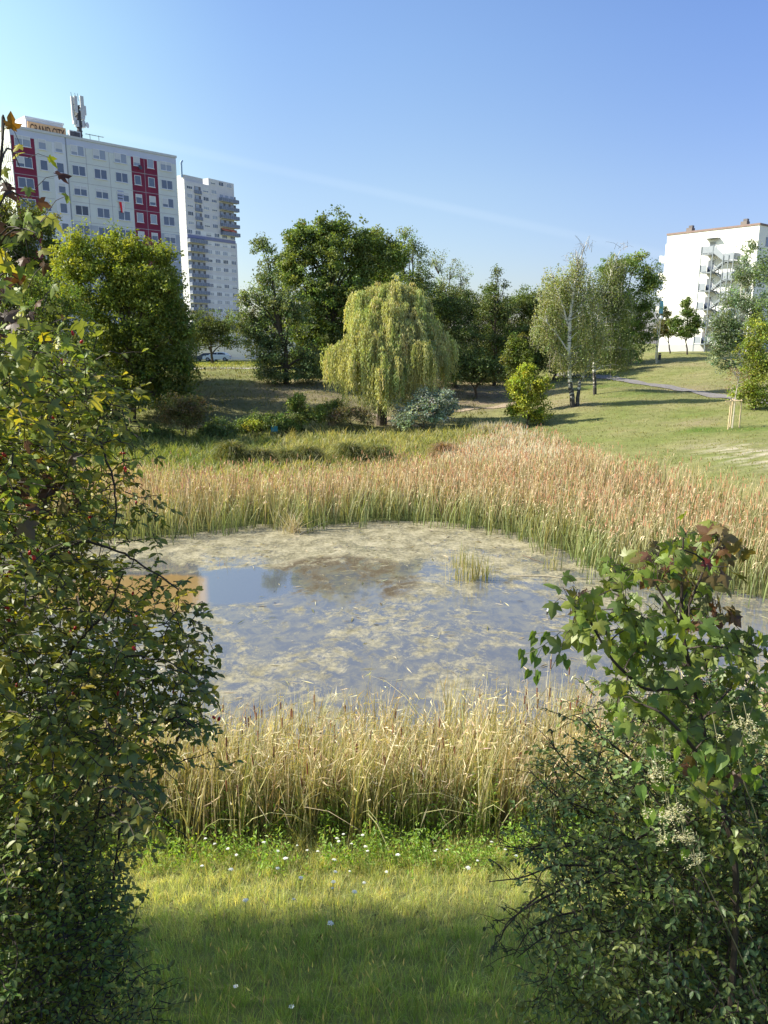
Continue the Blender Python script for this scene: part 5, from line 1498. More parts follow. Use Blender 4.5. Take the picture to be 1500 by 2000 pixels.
def tufts():
    """single reed tufts standing in the open water"""
    rng = np.random.default_rng(53)
    first = [(912, 1135, .55, 60, 'tuft of green and straw reeds standing in open water off the far reeds'), (942, 1132, .4, 34, 'smaller reed tuft just right of the one in open water'),
             (905, 1105, .45, 30, 'thin reed tuft behind the open-water tuft'), (572, 1040, .42, 90, 'bleached reed clump slumped at the far shoreline'),
             (1075, 1112, .25, 22, 'sparse reed tuft at the right end of the open water'), (950, 1128, .2, 10, 'few green reed blades beside the small tuft')]
    for i, (u, v, r_, nb, lab) in enumerate(first):
        x, y = gw(u, v)
        p = np.stack([x + rng.normal(0, r_ * .5, nb), y + rng.normal(0, r_ * .4, nb), np.full(nb, -.05)], 1)
        O = np.array([x, y, 0])
        mb = MB(); gr = rng.uniform(0, 1, (nb, 1))
        dry = i == 3
        c = (np.array([.30, .34, .10]) * gr + np.array([.55, .46, .25]) * (1 - gr)) if not dry else mixcol(nb, [(.62, .55, .42), (.5, .42, .28)], rng)
        blades(mb, p - O, rng.uniform(.6, 1.15, nb) * (1.2 if i == 0 or dry else .9), .022, rng.normal(0, .5 if dry else .12, (nb, 2)), rng.uniform(0, .2, nb), c * .8, c, 4, rng)
        o = mb.build('reed_tuft', M_REED); o.location = O
        tag(o, lab, 'reeds', 'reed tufts standing in the water')
tufts()

def marsh_grass():
    rng = np.random.default_rng(54)
    def mk(x, y):
        return smooth(.2, -.8, inside_dist(x, y, FAR_REED)) * smooth(38, 40, y + (x < -20) * -4) * smooth(64, 60, y + 1.2 * noise2(x, y, 6, 30)) * smooth(11, 7, x - (y - 55) * .15) * (.6 + .4 * smooth(-.5, .5, noise2(x, y, 2.4, 31)))
    P_ = scatter(90000, -36, 14, 36, 66, mk, rng)
    n = len(P_); x, y = P_[:, 0], P_[:, 1]
    nz = noise2(x, y, 4, 32)
    lush = np.clip(.22 + .3 * nz + .75 * smooth(-5, -13, x) * smooth(44, 50, y) + rng.normal(0, .2, n), 0, 1)[:, None]
    cg = colour_var(n, [(.22, .28, .07), (.27, .32, .10), (.17, .23, .06)], rng); cs = colour_var(n, [(.46, .44, .20), (.38, .38, .15), (.52, .47, .26)], rng)
    c = cg * lush + cs * (1 - lush)
    mb = MB()
    blades(mb, P_, (.58 + .30 * noise2(x, y, 1.5, 61) + rng.normal(0, .14, n)).clip(.15), .05, rng.normal(0, .42, (n, 2)), rng.uniform(0, .5, n), c * .7, c * 1.05, 3, rng)
    tag(mb.build('marsh_grass', M_GRASS), 'tall tussocky grass between the cattails and the bank', 'grass', kind='stuff')
    # mounds of drooping sedge
    for i, (u, v, rx, hh, lab) in enumerate([(452, 915, 1.35, 1.15, 'darkest sedge mound standing alone at left of the marsh'), (510, 912, .9, .6, 'low sedge mound right of the dark one'), (600, 900, 1.0, .75, 'sedge mound in the middle of the marsh'),
                                        (682, 895, 1.3, 1.0, 'large drooping sedge mound below the willow'), (738, 890, 1.1, .8, 'sedge mound adjoining the large one on its right'), (868, 895, .9, .9, 'brown sedge mound beside the pale dry reeds'), (560, 905, .7, .5, 'smallest sedge mound between two others')]):
        x, y = gw(u, v); y = min(y, 50); x = at(u, v, y)[0]
        z = hz(x, y); nb = 1100
        a = rng.uniform(0, 6.28, nb); r_ = rng.uniform(0, 1, nb) ** .6
        p = np.stack([np.cos(a) * r_ * rx * .7, np.sin(a) * r_ * rx * .6, (1 - r_ ** 2) * hh * 1.0], 1)
        ln = np.stack([np.cos(a), np.sin(a)], 1) * rng.uniform(.3, 1.1, (nb, 1)) + rng.normal(0, .2, (nb, 2))
        c = mixcol(nb, [(.17, .21, .07), (.26, .26, .11), (.11, .14, .045), (.32, .30, .15)] if i != 5 else [(.3, .2, .12), (.4, .3, .2)], rng)
        mb = MB(); blades(mb, p, rng.uniform(.6, 1.15, nb), .045, ln, rng.uniform(.5, 1.1, nb), c * .8, c, 4, rng)
        o = mb.build('sedge_mound', M_GRASS); o.location = (x, y, z)
        tag(o, lab, 'sedge', 'sedge mounds in the marsh')
    for i, (u, v, lab) in enumerate([(950, 835, 'left one of two whitish woolly weed clumps by the yellow-green bush'), (985, 838, 'right one of two whitish woolly weed clumps by the yellow-green bush')]):
        Y = 60; p0 = at(u, v, Y); z = hz(p0[0], Y); nb = 500
        p = np.stack([rng.normal(0, .55, nb), rng.normal(0, .4, nb), np.zeros(nb)], 1)
        c = mixcol(nb, [(.50, .46, .42), (.42, .38, .30), (.58, .55, .5)], rng)
        mb = MB(); blades(mb, p, rng.uniform(.5, 1.25, nb), .06, rng.normal(0, .2, (nb, 2)), rng.uniform(0, .3, nb), c * .7, c, 3, rng)
        o = mb.build('woolly_weed', M_GRASS); o.location = (p0[0], Y, z); tag(o, lab, 'weed', 'whitish weed clumps')
marsh_grass()

def lawn_tufts():
    rng = np.random.default_rng(55)
    def mk(x, y):
        return smooth(.3, -.5, inside_dist(x, y, FAR_REED)) * smooth(8, 11, x - (y - 55) * .05 + .0) * (.5 + .5 * noise2(x, y, 2.5, 33))
    P_ = scatter(60000, 8, 55, 30, 112, mk, rng)
    n = len(P_); x, y = P_[:, 0], P_[:, 1]
    g = np.clip(.45 + .5 * noise2(x, y, 5, 34) + rng.normal(0, .2, n), 0, 1)[:, None]
    c = colour_var(n, [(.19, .23, .06)], rng) * g + colour_var(n, [(.36, .32, .15)], rng) * (1 - g)
    mb = MB(); blades(mb, P_, rng.uniform(.06, .16, n), .05, rng.normal(0, .4, (n, 2)), .1, c * .9, c, 2, rng)
    def mb2(x, y): return smooth(62, 64, y) * smooth(96, 92, y) * (.4 + .4 * noise2(x, y, 3, 35))
    P2 = scatter(26000, -30, 10, 62, 96, mb2, rng)
    n2 = len(P2); c2 = colour_var(n2, [(.13, .155, .05), (.24, .21, .11), (.16, .17, .06)], rng)
    blades(mb, P2, rng.uniform(.15, .4, n2), .06, rng.normal(0, .5, (n2, 2)), .2, c2 * .85, c2, 2, rng)
    def mb3(x, y): return np.ones_like(x)
    P3 = scatter(16000, -45, 2, 98, 132, mb3, rng); n3 = len(P3); c3 = colour_var(n3, [(.26, .30, .07), (.34, .34, .12)], rng)
    blades(mb, P3, rng.uniform(.12, .3, n3), .10, rng.normal(0, .5, (n3, 2)), .2, c3 * .9, c3, 2, rng)
    tag(mb.build('short_grass', M_GRASS), 'short dry grass on the lawn, bank and verge', 'grass', kind='stuff')
lawn_tufts()

def near_grass():
    rng = np.random.default_rng(56)
    def mk(x, y): return smooth(11.1, 10.3, y + .3 * noise2(x, y, 1.5, 36)) * (.65 + .35 * noise2(x, y, .7, 37))
    P_ = scatter(190000, -6.8, 7.6, 3.2, 11.2, mk, rng)
    n = len(P_); x, y = P_[:, 0], P_[:, 1]
    tall = np.clip(.3 + .5 * noise2(x, y, 1.1, 38), 0, 1) + .6 * smooth(9, 10.4, y)
    h = (.08 + .15 * tall + rng.uniform(0, .09, n)) * np.clip(1 + .75 * noise2(x, y, .38, 47), .3, 1.9)
    dry = rng.uniform(0, 1, (n, 1)) < (.22 + .12 * noise2(x, y, 1.3, 39))[:, None]
    c = np.where(dry, colour_var(n, [(.68, .64, .32), (.56, .52, .26)], rng), colour_var(n, [(.48, .55, .20), (.60, .64, .24), (.36, .45, .15), (.68, .67, .33)], rng))
    mb = MB(); pch = noise2(x, y, .55, 48)[:, None]
    c = c * np.clip(1 + np.array([.28, .20, .25]) * pch, .45, 1.5)
    bank_shade = smooth(8.2, 6.8, y + .5 * noise2(x, y, 1.6, 46))[:, None]
    c = c * (1 - bank_shade * np.array([.52, .36, .50]))  # blades nearer the viewer darkened, deepening the foreground shade in colour
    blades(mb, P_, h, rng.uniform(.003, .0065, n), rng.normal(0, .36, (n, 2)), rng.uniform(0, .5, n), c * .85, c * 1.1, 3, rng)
    k = rng.choice(n, 2600, replace=False)
    hs = h[k] * rng.uniform(1.3, 2.1, len(k)); cs_ = colour_var(len(k), [(.62, .56, .32), (.50, .44, .24), (.58, .46, .32)], rng)
    ls = rng.normal(0, .22, (len(k), 2))
    blades(mb, P_[k], hs, .0028, ls, rng.uniform(0, .1, len(k)), cs_ * .8, cs_, 3, rng)
    tp_ = P_[k] + np.stack([ls[:, 0] * hs * .8, ls[:, 1] * hs * .8, hs * .84], 1)
    up_ = norm(np.concatenate([ls * 1.5, np.ones((len(k), 1))], 1)); xa_, ya_, za_ = frame_from(up_, rand_dirs(len(k), rng))
    inst(mb, *RHOMB, tp_, xa_, ya_, za_, .012, .07, .02, cs_)
    # leafy bright herbs in front of the reeds
    def mk2(x, y): return smooth(-.25, .4, noise2(x, y, 1.0, 40)) * smooth(9.0, 10.2, y)
    Q = scatter(6500, -5, 6, 8.9, 11.6, mk2, rng); m = len(Q)
    hh = rng.uniform(.25, .65, m) * (1 + .8 * smooth(10.2, 11.2, Q[:, 1]))
    for lv in range(9):
        t = (lv + 1) / 9
        pos = Q + np.stack([rng.normal(0, .03, m), rng.normal(0, .03, m), hh * t], 1)
        leaf_cloud(mb, pos, .075, .028, [(.28, .44, .09), (.34, .48, .10), (.22, .36, .07)], None, RHOMB, -.2, rng)
    tag(mb.build('meadow_grass', M_GRASS), 'meadow grass and leafy herbs covering the near bank', 'grass', kind='stuff')
near_grass()

def wild_carrots():
    rng = np.random.default_rng(57)
    spots = [(663, 1640), (672, 1630), (655, 1638), (715, 1632), (688, 1652), (714, 1655), (778, 1673), (723, 1668), (645, 1683), (632, 1705), (680, 1698), (708, 1722), (655, 1722), (645, 1738), (683, 1738),
             (580, 1715), (565, 1760), (476, 1760), (632, 1790), (470, 1665), (447, 1655), (512, 1650), (530, 1660), (425, 1650), (403, 1638), (580, 1655), (600, 1662),
             (852, 1667), (870, 1665), (960, 1646), (985, 1652), (1012, 1668), (1035, 1664), (930, 1680), (815, 1640), (560, 1680), (440, 1700), (395, 1695), (750, 1700), (540, 1700), (620, 1665), (905, 1690)]
    stem_m = surf_mat('umbel_stem', (.16, .24, .06), .7)
    pm = surf_mat('umbel_white', (.82, .82, .74), .8, .04, 30)
    def make(h, r):
        e = empty('wild_carrot', (0, 0, 0))
        s = MB(); s.tube([(0, 0, 0), (.01, .0, h * .6), (0, 0, h - .03)], [.004, .003, .0025], 4, cap=False)
        k = 16; U = MB()
        a = np.arange(k) * 2.4; rr = r * np.sqrt((np.arange(k) + .5) / k)
        for i in range(k):
            q = (rr[i] * math.cos(a[i]), rr[i] * math.sin(a[i]), h - .25 * (rr[i] / r) ** 2 * r)
            s.tube([(0, 0, h - .035), q], [.0012, .001], 3, cap=False)
            z = q[2]
            c = [(q[0] + .24 * r * math.cos(t), q[1] + .24 * r * math.sin(t), z + .001) for t in np.arange(6) * 1.047]
            U.add(c + [(q[0], q[1], z + .10 * r)] + [(q[0], q[1], z - .06 * r)], np.array([(j, (j + 1) % 6, 6) for j in range(6)] + [((j + 1) % 6, j, 7) for j in range(6)]))
        s.build('stem', stem_m, e); U.build('umbel', pm, e)
        return e
    protos = [make(.62, .030), make(.5, .024), make(.4, .034)]
    used = [False] * 3
    made = []
    for i, (u, v) in enumerate(spots):
        j = i % 3
        o = protos[j] if not used[j] else copy_tree(protos[j]); used[j] = True
        h = (.62, .5, .4)[j]
        # march the ray to the height of the flower head above the bank
        d = ray(u, v); t = 5.0
        for _ in range(400):
            p = np.array([0, 0, CAMZ]) + d * t
            if p[2] - h < hz(p[0], p[1]): break
            t += .03
        o.location = (p[0], p[1], p[2] - h); o.rotation_euler = (rng.normal(0, .12), rng.normal(0, .12), rng.uniform(0, 6)); q_ = rng.uniform(.55, 1.0); o.location.z += h * (1 - q_); o.scale = (q_, q_, q_)
        made.append((p[0] / p[1], o))
        tag(o, None, 'flower', 'wild carrot flowers before the near reeds')
    made.sort(key=lambda q: q[0])
    ORD = 'leftmost second third fourth fifth sixth seventh eighth ninth tenth eleventh twelfth thirteenth fourteenth fifteenth sixteenth seventeenth eighteenth nineteenth twentieth'.split()
    for i, (_, o) in enumerate(made):
        nl, nr_ = i, len(made) - 1 - i
        if nl < 20: q = ORD[0] if nl == 0 else ORD[nl] + ' from the left'
        elif nr_ < 20: q = 'rightmost' if nr_ == 0 else ORD[nr_] + ' from the right'
        else: q = 'the ' + str(nl + 1) + 'th from the left'
        o['label'] = 'white wild carrot flower head before the near reeds, ' + q
    for i, (u, v, lab) in enumerate([(460, 1930, 'larger white blossom low in the shaded grass, nearest the left shrub'), (569, 1970, 'smaller white blossom at the bottom of the shaded grass')]):
        d = ray(u, v); t = 3.0
        for _ in range(400):
            p = np.array([0, 0, CAMZ]) + d * t
            if p[2] - .12 < hz(p[0], p[1]): break
            t += .02
        e = empty('white_blossom', (p[0], p[1], p[2] - .12), 0, lab, 'flower')
        MB().tube([(0, 0, 0), (0, .01, .12)], [.002, .0015], 4).build('stem', stem_m, e)
        U = MB(); k = 7; a = np.arange(k) * 6.283 / k
        tip = np.stack([np.cos(a), np.sin(a), np.full(k, .5)], 1); xa, ya, za = frame_from(tip, np.tile([0, 0, 1.], (k, 1)))
        inst(U, *OVATE, np.tile([0, .01, .12], (k, 1)), xa, ya, za, .02, .024, .02, np.tile([.8, .8, .8], (k, 1)))
        U.build('petals', pm, e)
wild_carrots()

# small things on the water
def debris():
    rng = np.random.default_rng(58)
    mats = surf_mat('wet_wood', (.10, .07, .045), .7, .3, 8)
    for i, (u0, v0, u1, v1, lab) in enumerate([(585, 1045, 640, 1028, 'pale thin branch lying at the far shoreline'), (1020, 1085, 1060, 1100, 'dark twig afloat near the right-hand reeds'), (1000, 1125, 1180, 1132, 'long pale stem floating across the right side of the pond')]):
        a = np.array([*gw(u0, v0), .02]); b = np.array([*gw(u1, v1), .03 if i else .25])
        ts = np.linspace(0, 1, 6)[:, None]; m = a * (1 - ts) + b * ts + rng.normal(0, .04, (6, 3)) * (1, 1, .2)
        o = MB().tube(m - a, np.linspace(.025, .01, 6), 5).build('fallen_branch', mats if i == 1 else surf_mat('bleached_wood', (.5, .43, .3), .8), loc=None)
        o.location = a; tag(o, lab, 'branch', 'branches lying in the pond')
    n = 5200
    x = rng.uniform(-16, 13, n); y = rng.uniform(12.6, 34.5, n)
    dd = inside_dist(x, y, POND)
    k = (dd > .1) & (rng.uniform(0, 1, n) < (.25 + .75 * smooth(24, 31, y) + .6 * smooth(1.6, .2, dd)) * smooth(-.4, .5, noise2(x, y, 2.2, 71))); k &= np.hypot(x - PX + 2.5, (y - PY + .5)) > 3.4
    x = x[k]; y = y[k]; n = len(x)
    az = rng.normal(0, .9, n); tip = np.stack([np.cos(az), np.sin(az), rng.normal(0, .05, n)], 1)
    xa, ya, za = frame_from(tip, np.tile([0, 0, 1.], (n, 1)) + rng.normal(0, .2, (n, 3)))
    m = MB(); inst(m, *RHOMB, np.stack([x, y, np.full(n, .02)], 1), xa, ya, za, rng.uniform(.012, .05, n), rng.uniform(.08, .5, n), .06, mixcol(n, [(.58, .50, .34), (.40, .34, .2), (.12, .09, .05), (.20, .2, .08), (.66, .6, .44)], rng))
    tag(m.build('floating_debris', M_REED), 'dead reed leaves and scraps floating on the algae mats', 'debris', kind='stuff')
    x, y = gw(1068, 1200)
    e = empty('floating_feather', (x, y, 0), 0, 'small black and white feather standing up on the open water', 'feather')
    MB().tube([(0, 0, 0), (.02, 0, .10)], [.02, .03], 6).build('dark_tip', surf_mat('feather_dark', (.03, .03, .03), .7), e)
    MB().tube([(.02, 0, .10), (.03, 0, .17), (.03, 0, .2)], [.03, .025, .004], 6).build('white_tip', surf_mat('feather_white', (.85, .85, .85), .7), e)
debris()

# ================================================================ FOREGROUND SHRUBS
def prof(table, v):
    t = np.array(table, float); return np.interp(v, t[:, 0], t[:, 1])

def twig_leaves(mb, tb, hips, p, d, L, leafL, leafW, cols, rng, pairs=5, tpl=OVATE, gap=None, pin=True, sag=.25):
    """one curved twig with paired leaves"""
    d = d / np.linalg.norm(d)
    ts = np.linspace(0, 1, 5)[:, None]
    line = p + d * ts * L + np.array([0, 0, -sag]) * L * ts ** 2 + rng.normal(0, .012, (5, 3)) * (ts > 0)
    tb.tube(line, np.linspace(.0035, .0012, 5), 3, cap=False)
    n = pairs * 2 + 1
    t = np.concatenate([np.repeat(np.linspace(.15, .92, pairs), 2), [1.0]])
    q = np.stack([np.interp(t, ts[:, 0], line[:, k]) for k in range(3)], 1)
    side = np.cross(d, [0, 0, 1.]); side /= np.linalg.norm(side) + 1e-9
    sg = np.array([1, -1] * pairs + [0])[:, None]
    tip = side * sg * .9 + d * .6 + np.array([0, 0, -.35]) + rng.normal(0, .28, (n, 3))
    nrm = np.array([0, 0, 1.]) + rng.normal(0, .38, (n, 3))
    xa, ya, za = frame_from(tip, nrm)
    s = rng.uniform(.7, 1.2, n)
    c = mixcol(1, cols, rng, .15)[0] * (1 + rng.normal(0, .1, (n, 1)))
    inst(mb, tpl[0], tpl[1], q, xa, ya, za, leafW * s, leafL * s, leafL * s, np.clip(c, .005, .9))

def shrub_volume(nt, table, side, Yc, Yr, v0, v1, umin, umax, rng, dens=None):
    """random twig origins inside a surveyed outline; Yc is the distance of the outline plane, Yr the half thickness"""
    out = []
    while len(out) < nt:
        v = rng.uniform(v0, v1); e = prof(table, v)
        u = rng.uniform(umin, e) if side > 0 else rng.uniform(e, umax)
        if dens is not None and rng.uniform() > dens(u, v, e): continue
        w_ = min(1, (e - u) * side / 90 + .25)
        p = at(u, v, Yc) + np.array([0, rng.uniform(-1, 1) * Yr * w_, 0])
        out.append(p)
    return np.array(out)

LTAB = [(640, 60), (700, 120), (760, 185), (800, 225), (850, 240), (900, 160), (960, 230), (1010, 245), (1060, 260), (1110, 300), (1150, 310), (1200, 350), (1240, 330), (1280, 365), (1330, 395), (1420, 398), (1470, 370), (1510, 250), (1560, 260), (1620, 275), (1660, 285), (1700, 225), (1760, 175), (1820, 195), (1880, 225), (1940, 245), (2040, 270)]
def left_shrub():
    rng = np.random.default_rng(61)
    Yc = 3.3
    bx, by = -1.75, 3.4
    bz = hz(bx, by)
    root = empty('rose_hip_bush', (bx, by, bz), 0, 'tall dog rose bush with red hips along the left side', 'shrub')
    O = np.array([bx, by, bz])
    leaves_m = MB(); tw = MB(); hips = []
    def dens(u, v, e):
        g = 1.0
        if 880 < v < 1050 and 40 < u < 270: g = .30
        if 1050 < v < 1115 and 120 < u: g = .14
        if 1110 < v < 1225 and 130 < u: g = .22
        if v < 880: g = .5
        if v < 760: g = .35
        if 1340 < v < 1420 and u < 140: g = .35
        if 1380 < v < 1560 and 180 < u < 330: g = .5
        if v > 1500: g *= .85
        return g * np.clip(.62 + .9 * noise2(np.array([u / 60.]), np.array([v / 60.]), 1.3, 44)[0], .12, 1) * min(1, .25 + (e - u) / (110. if v < 1480 else 240.))
    V = shrub_volume(2350, LTAB, 1, Yc, .75, 660, 2040, -60, 0, rng, dens)
    cols_hi = [(.18, .22, .055), (.22, .25, .06), (.14, .19, .05), (.36, .34, .05), (.17, .21, .055)]
    cols_lo = [(.19, .25, .09), (.15, .21, .08), (.23, .28, .09), (.28, .30, .07)]
    for p in V:
        d = np.array([rng.uniform(-.5, 1.0), rng.normal(0, .7), rng.normal(.0, .5)])
        lo = p[2] < 6.2
        twig_leaves(leaves_m, tw, None, p, d, rng.uniform(.12, .26), .046 if not lo else .036, .031 if not lo else .024, cols_lo if lo else cols_hi, rng, pairs=rng.integers(3, 6))
        if not lo and rng.uniform() < .07:
            q = p + d * .1 + rng.normal(0, .03, 3)
            for k in range(rng.integers(1, 3)):
                if len(hips) < 96 : hips.append(q + rng.normal(0, .014, 3))
    # main canes arching from the base
    def cane(pix, r0, r1, n=6):
        p = np.array([at(u, v, Y) for u, v, Y in pix])
        t = np.arange(len(p)); tt = np.linspace(0, len(p) - 1, len(p) * 5)
        q = np.stack([np.interp(tt, t, p[:, k]) for k in range(3)], 1)
        for k in range(3): q[1:-1, k] = (q[:-2, k] + q[1:-1, k] * 2 + q[2:, k]) / 4
        q += rng.normal(0, .003, q.shape)
        st.tube(q, np.linspace(r0, r1, len(q)), n, cap=False)
    st = MB()
    cane([(-20, 1140, 3.3), (50, 1125, 3.3), (105, 1080, 3.2), (160, 1055, 3.2), (230, 1075, 3.2), (290, 1110, 3.1), (350, 1150, 3.1)], .008, .003)
    cane([(-40, 1440, 3.4), (60, 1340, 3.3), (150, 1260, 3.2), (215, 1185, 3.2), (240, 1120, 3.1)], .010, .003)
    cane([(195, 860, 3.2), (222, 940, 3.2), (228, 1000, 3.2), (215, 1060, 3.2)], .005, .003)
    cane([(-30, 960, 3.4), (60, 890, 3.3), (130, 850, 3.3), (190, 870, 3.2)], .007, .003)
    cane([(0, 1640, 3.3), (60, 1545, 3.3), (140, 1470, 3.3), (260, 1420, 3.2), (350, 1400, 3.1), (395, 1430, 3.1)], .009, .003)
    cane([(60, 1720, 3.4), (180, 1600, 3.3), (280, 1570, 3.2), (370, 1640, 3.2)], .008, .002)
    cane([(20, 1350, 3.5), (130, 1330, 3.4), (250, 1280, 3.2), (330, 1290, 3.1), (390, 1330, 3.1)], .007, .002)
    for k in range(46):
        p0 = O + (rng.uniform(-.9, .1), rng.uniform(-.3, .9), 0)
        p2 = V[rng.integers(len(V))]
        m = (p0 + p2) / 2 + (rng.normal(0, .15), 0, .5)
        t = np.linspace(0, 1, 9)[:, None]
        q = p0 * (1 - t) ** 2 + 2 * m * t * (1 - t) + p2 * t ** 2
        st.tube(q, np.linspace(.007, .002, 9), 5, cap=False)
    for b in (st, tw, leaves_m): b.v = [x - O for x in b.v]
    st.build('stem', M_TWIG, root); tw.build('twigs', M_TWIG, root); leaves_m.build('foliage', M_LEAFG, root)
    h0 = MB().tube([(0, 0, .010), (0, 0, .004), (0, 0, -.006), (0, 0, -.012)], [.002, .0065, .007, .002], 8).build('rose_hip', surf_mat('rose_hip_red', (.42, .02, .02), .3, .1, 30), root, True)
    for i, c in enumerate(hips):
        o = h0 if i == 0 else h0.copy()
        if i: COL.objects.link(o); o.parent = root
        o.location = c - O; o.rotation_euler = (rng.normal(0, .5), rng.normal(0, .5), 0)
    # bottom-left privet with pale round leaves
    root2 = empty('privet_bush', (-1.5, 2.9, hz(-1.5, 2.9)), 0, 'low bush with small rounded leaves filling the bottom left corner', 'shrub')
    O2 = np.array(root2.location)
    lm = MB(); t2 = MB()
    tab = [(1600, 60), (1700, 130), (1760, 150), (1850, 190), (1950, 240), (2060, 330)]
    V2 = shrub_volume(1000, tab, 1, 2.75, .35, 1620, 2060, -60, 0, rng)
    for p in V2:
        d = np.array([rng.uniform(-.4, .9), rng.normal(0, .6), rng.uniform(-.1, .8)])
        twig_leaves(lm, t2, None, p, d, rng.uniform(.10, .2), .026, .018, [(.17, .25, .06), (.22, .30, .07), (.13, .2, .05), (.28, .31, .07)], rng, pairs=4)
    for k in range(30):
        p0 = O2 + (rng.uniform(-.4, .5), rng.uniform(-.2, .2), 0); p2 = V2[rng.integers(len(V2))]
        t = np.linspace(0, 1, 6)[:, None]; m = (p0 + p2) / 2 + (0, 0, .15)
        t2.tube(p0 * (1 - t) ** 2 + 2 * m * t * (1 - t) + p2 * t ** 2, np.linspace(.007, .002, 6), 5, cap=False)
    for b in (lm, t2): b.v = [x - O2 for x in b.v]
    t2.build('stem', M_TWIG, root2); lm.build('foliage', M_LEAFG, root2)
left_shrub()

def maple_leaf_cluster(mb, tb, c, n, spread, size, cols, rng, towards=None):
    for i in range(n):
        o = c + rng.normal(0, 1, 3) * spread
        tip = norm(rng.normal(0, 1, 3) + np.array([0, -.2, -.9]))
        nrm = np.array([rng.normal(0, .5), -.8 + rng.normal(0, .4), .7])
        xa, ya, za = frame_from(tip[None], nrm[None])
        s = size * rng.uniform(.65, 1.2)
        col = mixcol(1, cols, rng, .14)
        inst(mb, MAPLE[0], MAPLE[1], o[None], xa, ya, za, s * .85, s, s, col)
        st = c + (o - c) * .3 + (0, 0, .02)
        tb.tube([st, (st + o) / 2 + (0, 0, .015), o], [.0016, .0013, .001], 3, cap=False)

def maple_branch_left():
    rng = np.random.default_rng(62)
    bx, by = -2.3, 3.1; bz = hz(bx, by)
    root = empty('maple_sapling', (bx, by, bz), 0, 'maple sapling with big yellow, green and red-brown leaves at the top left edge', 'tree')
    O = np.array([bx, by, bz])
    mb = MB(); tb = MB(); br = MB()
    Y = 2.9
    YE = [(.40, .38, .04), (.32, .33, .04)]; GR = [(.16, .21, .045), (.20, .25, .05)]; RD = [(.07, .035, .022), (.06, .04, .025), (.10, .05, .025)]; OR = [(.34, .17, .03), (.30, .24, .03)]
    cl = [(12, 250, OR, 2, .9), (38, 325, YE + GR, 2, .9), (15, 370, RD, 2, .7), (50, 395, RD + GR, 2, .8), (15, 420, GR + RD, 4, .8), (45, 450, GR, 4, .9), (70, 455, YE + GR, 3, .8), (20, 490, GR, 5, .9), (10, 520, RD, 3, .9),
          (35, 545, YE + YE + GR, 3, .9), (15, 570, GR, 4, .9), (40, 600, RD, 5, .8), (15, 620, RD + GR, 4, .9), (70, 612, YE + RD, 3, .8), (25, 650, GR, 6, .9), (75, 650, GR, 4, .9), (20, 690, GR, 6, .9), (90, 690, GR + YE, 5, .8), (30, 730, GR, 6, 1), (100, 740, GR, 5, .9),
          (30, 780, GR, 6, .9), (120, 790, GR + YE, 5, .8), (60, 830, GR, 5, .9), (50, 880, RD + GR, 3, .8), (75, 935, RD, 4, .9), (90, 950, RD + GR, 2, 1), (15, 960, RD, 2, .8), (55, 985, RD, 3, 1), (20, 1000, GR, 3, .9), (60, 1010, [(.12, .09, .04)], 1, 1),
          (145, 960, YE, 4, .4), (210, 1465, GR, 3, 1), (240, 1450, GR, 3, .9), (180, 1430, GR, 2, .9), (230, 1475, [(.12, .16, .02)], 2, 1.1), (95, 1500, YE, 2, .8), (120, 1500, YE, 2, .7), (40, 1440, GR, 4, 1), (150, 1370, GR, 3, 1)]
    C = []
    for (u, v, cols, n, s) in cl:
        c = at(u, v, Y + rng.uniform(-.25, .35)); C.append(c)
        maple_leaf_cluster(mb, tb, c, max(2, int(n * 1.7 + .5)), .062, .060 * s, cols, rng)
    main = np.array([O, at(-60, 1700, 3.1), at(-70, 1300, 3.1), at(-60, 950, 3.0), at(-40, 700, 3.0), at(-15, 480, 2.95), at(0, 330, 2.9), at(8, 240, 2.9)])
    t = np.arange(len(main)); tt = np.linspace(0, len(main) - 1, 40)
    q = np.stack([np.interp(tt, t, main[:, k]) for k in range(3)], 1)
    br.tube(q, np.linspace(.022, .003, 40), 7, cap=False)
    for c in C:
        i = np.argmin(((q - c) ** 2).sum(1) + (q[:, 2] > c[2] - .05) * .2); a = q[i]
        ts = np.linspace(0, 1, 6)[:, None]
        br.tube(a * (1 - ts) + c * ts + np.array([0, 0, .06]) * np.sin(ts * math.pi), np.linspace(.005, .0018, 6), 4, cap=False)
    for b in (mb, tb, br): b.v = [x - O for x in b.v]
    br.v += tb.v; br.c += tb.c
    for k_, f_ in tb.f.items(): br.f.setdefault(k_, []).extend([q_ + br.n for q_ in f_])
    br.build('stem', M_TWIG, root); mb.build('foliage', M_LEAFG, root)
maple_branch_left()

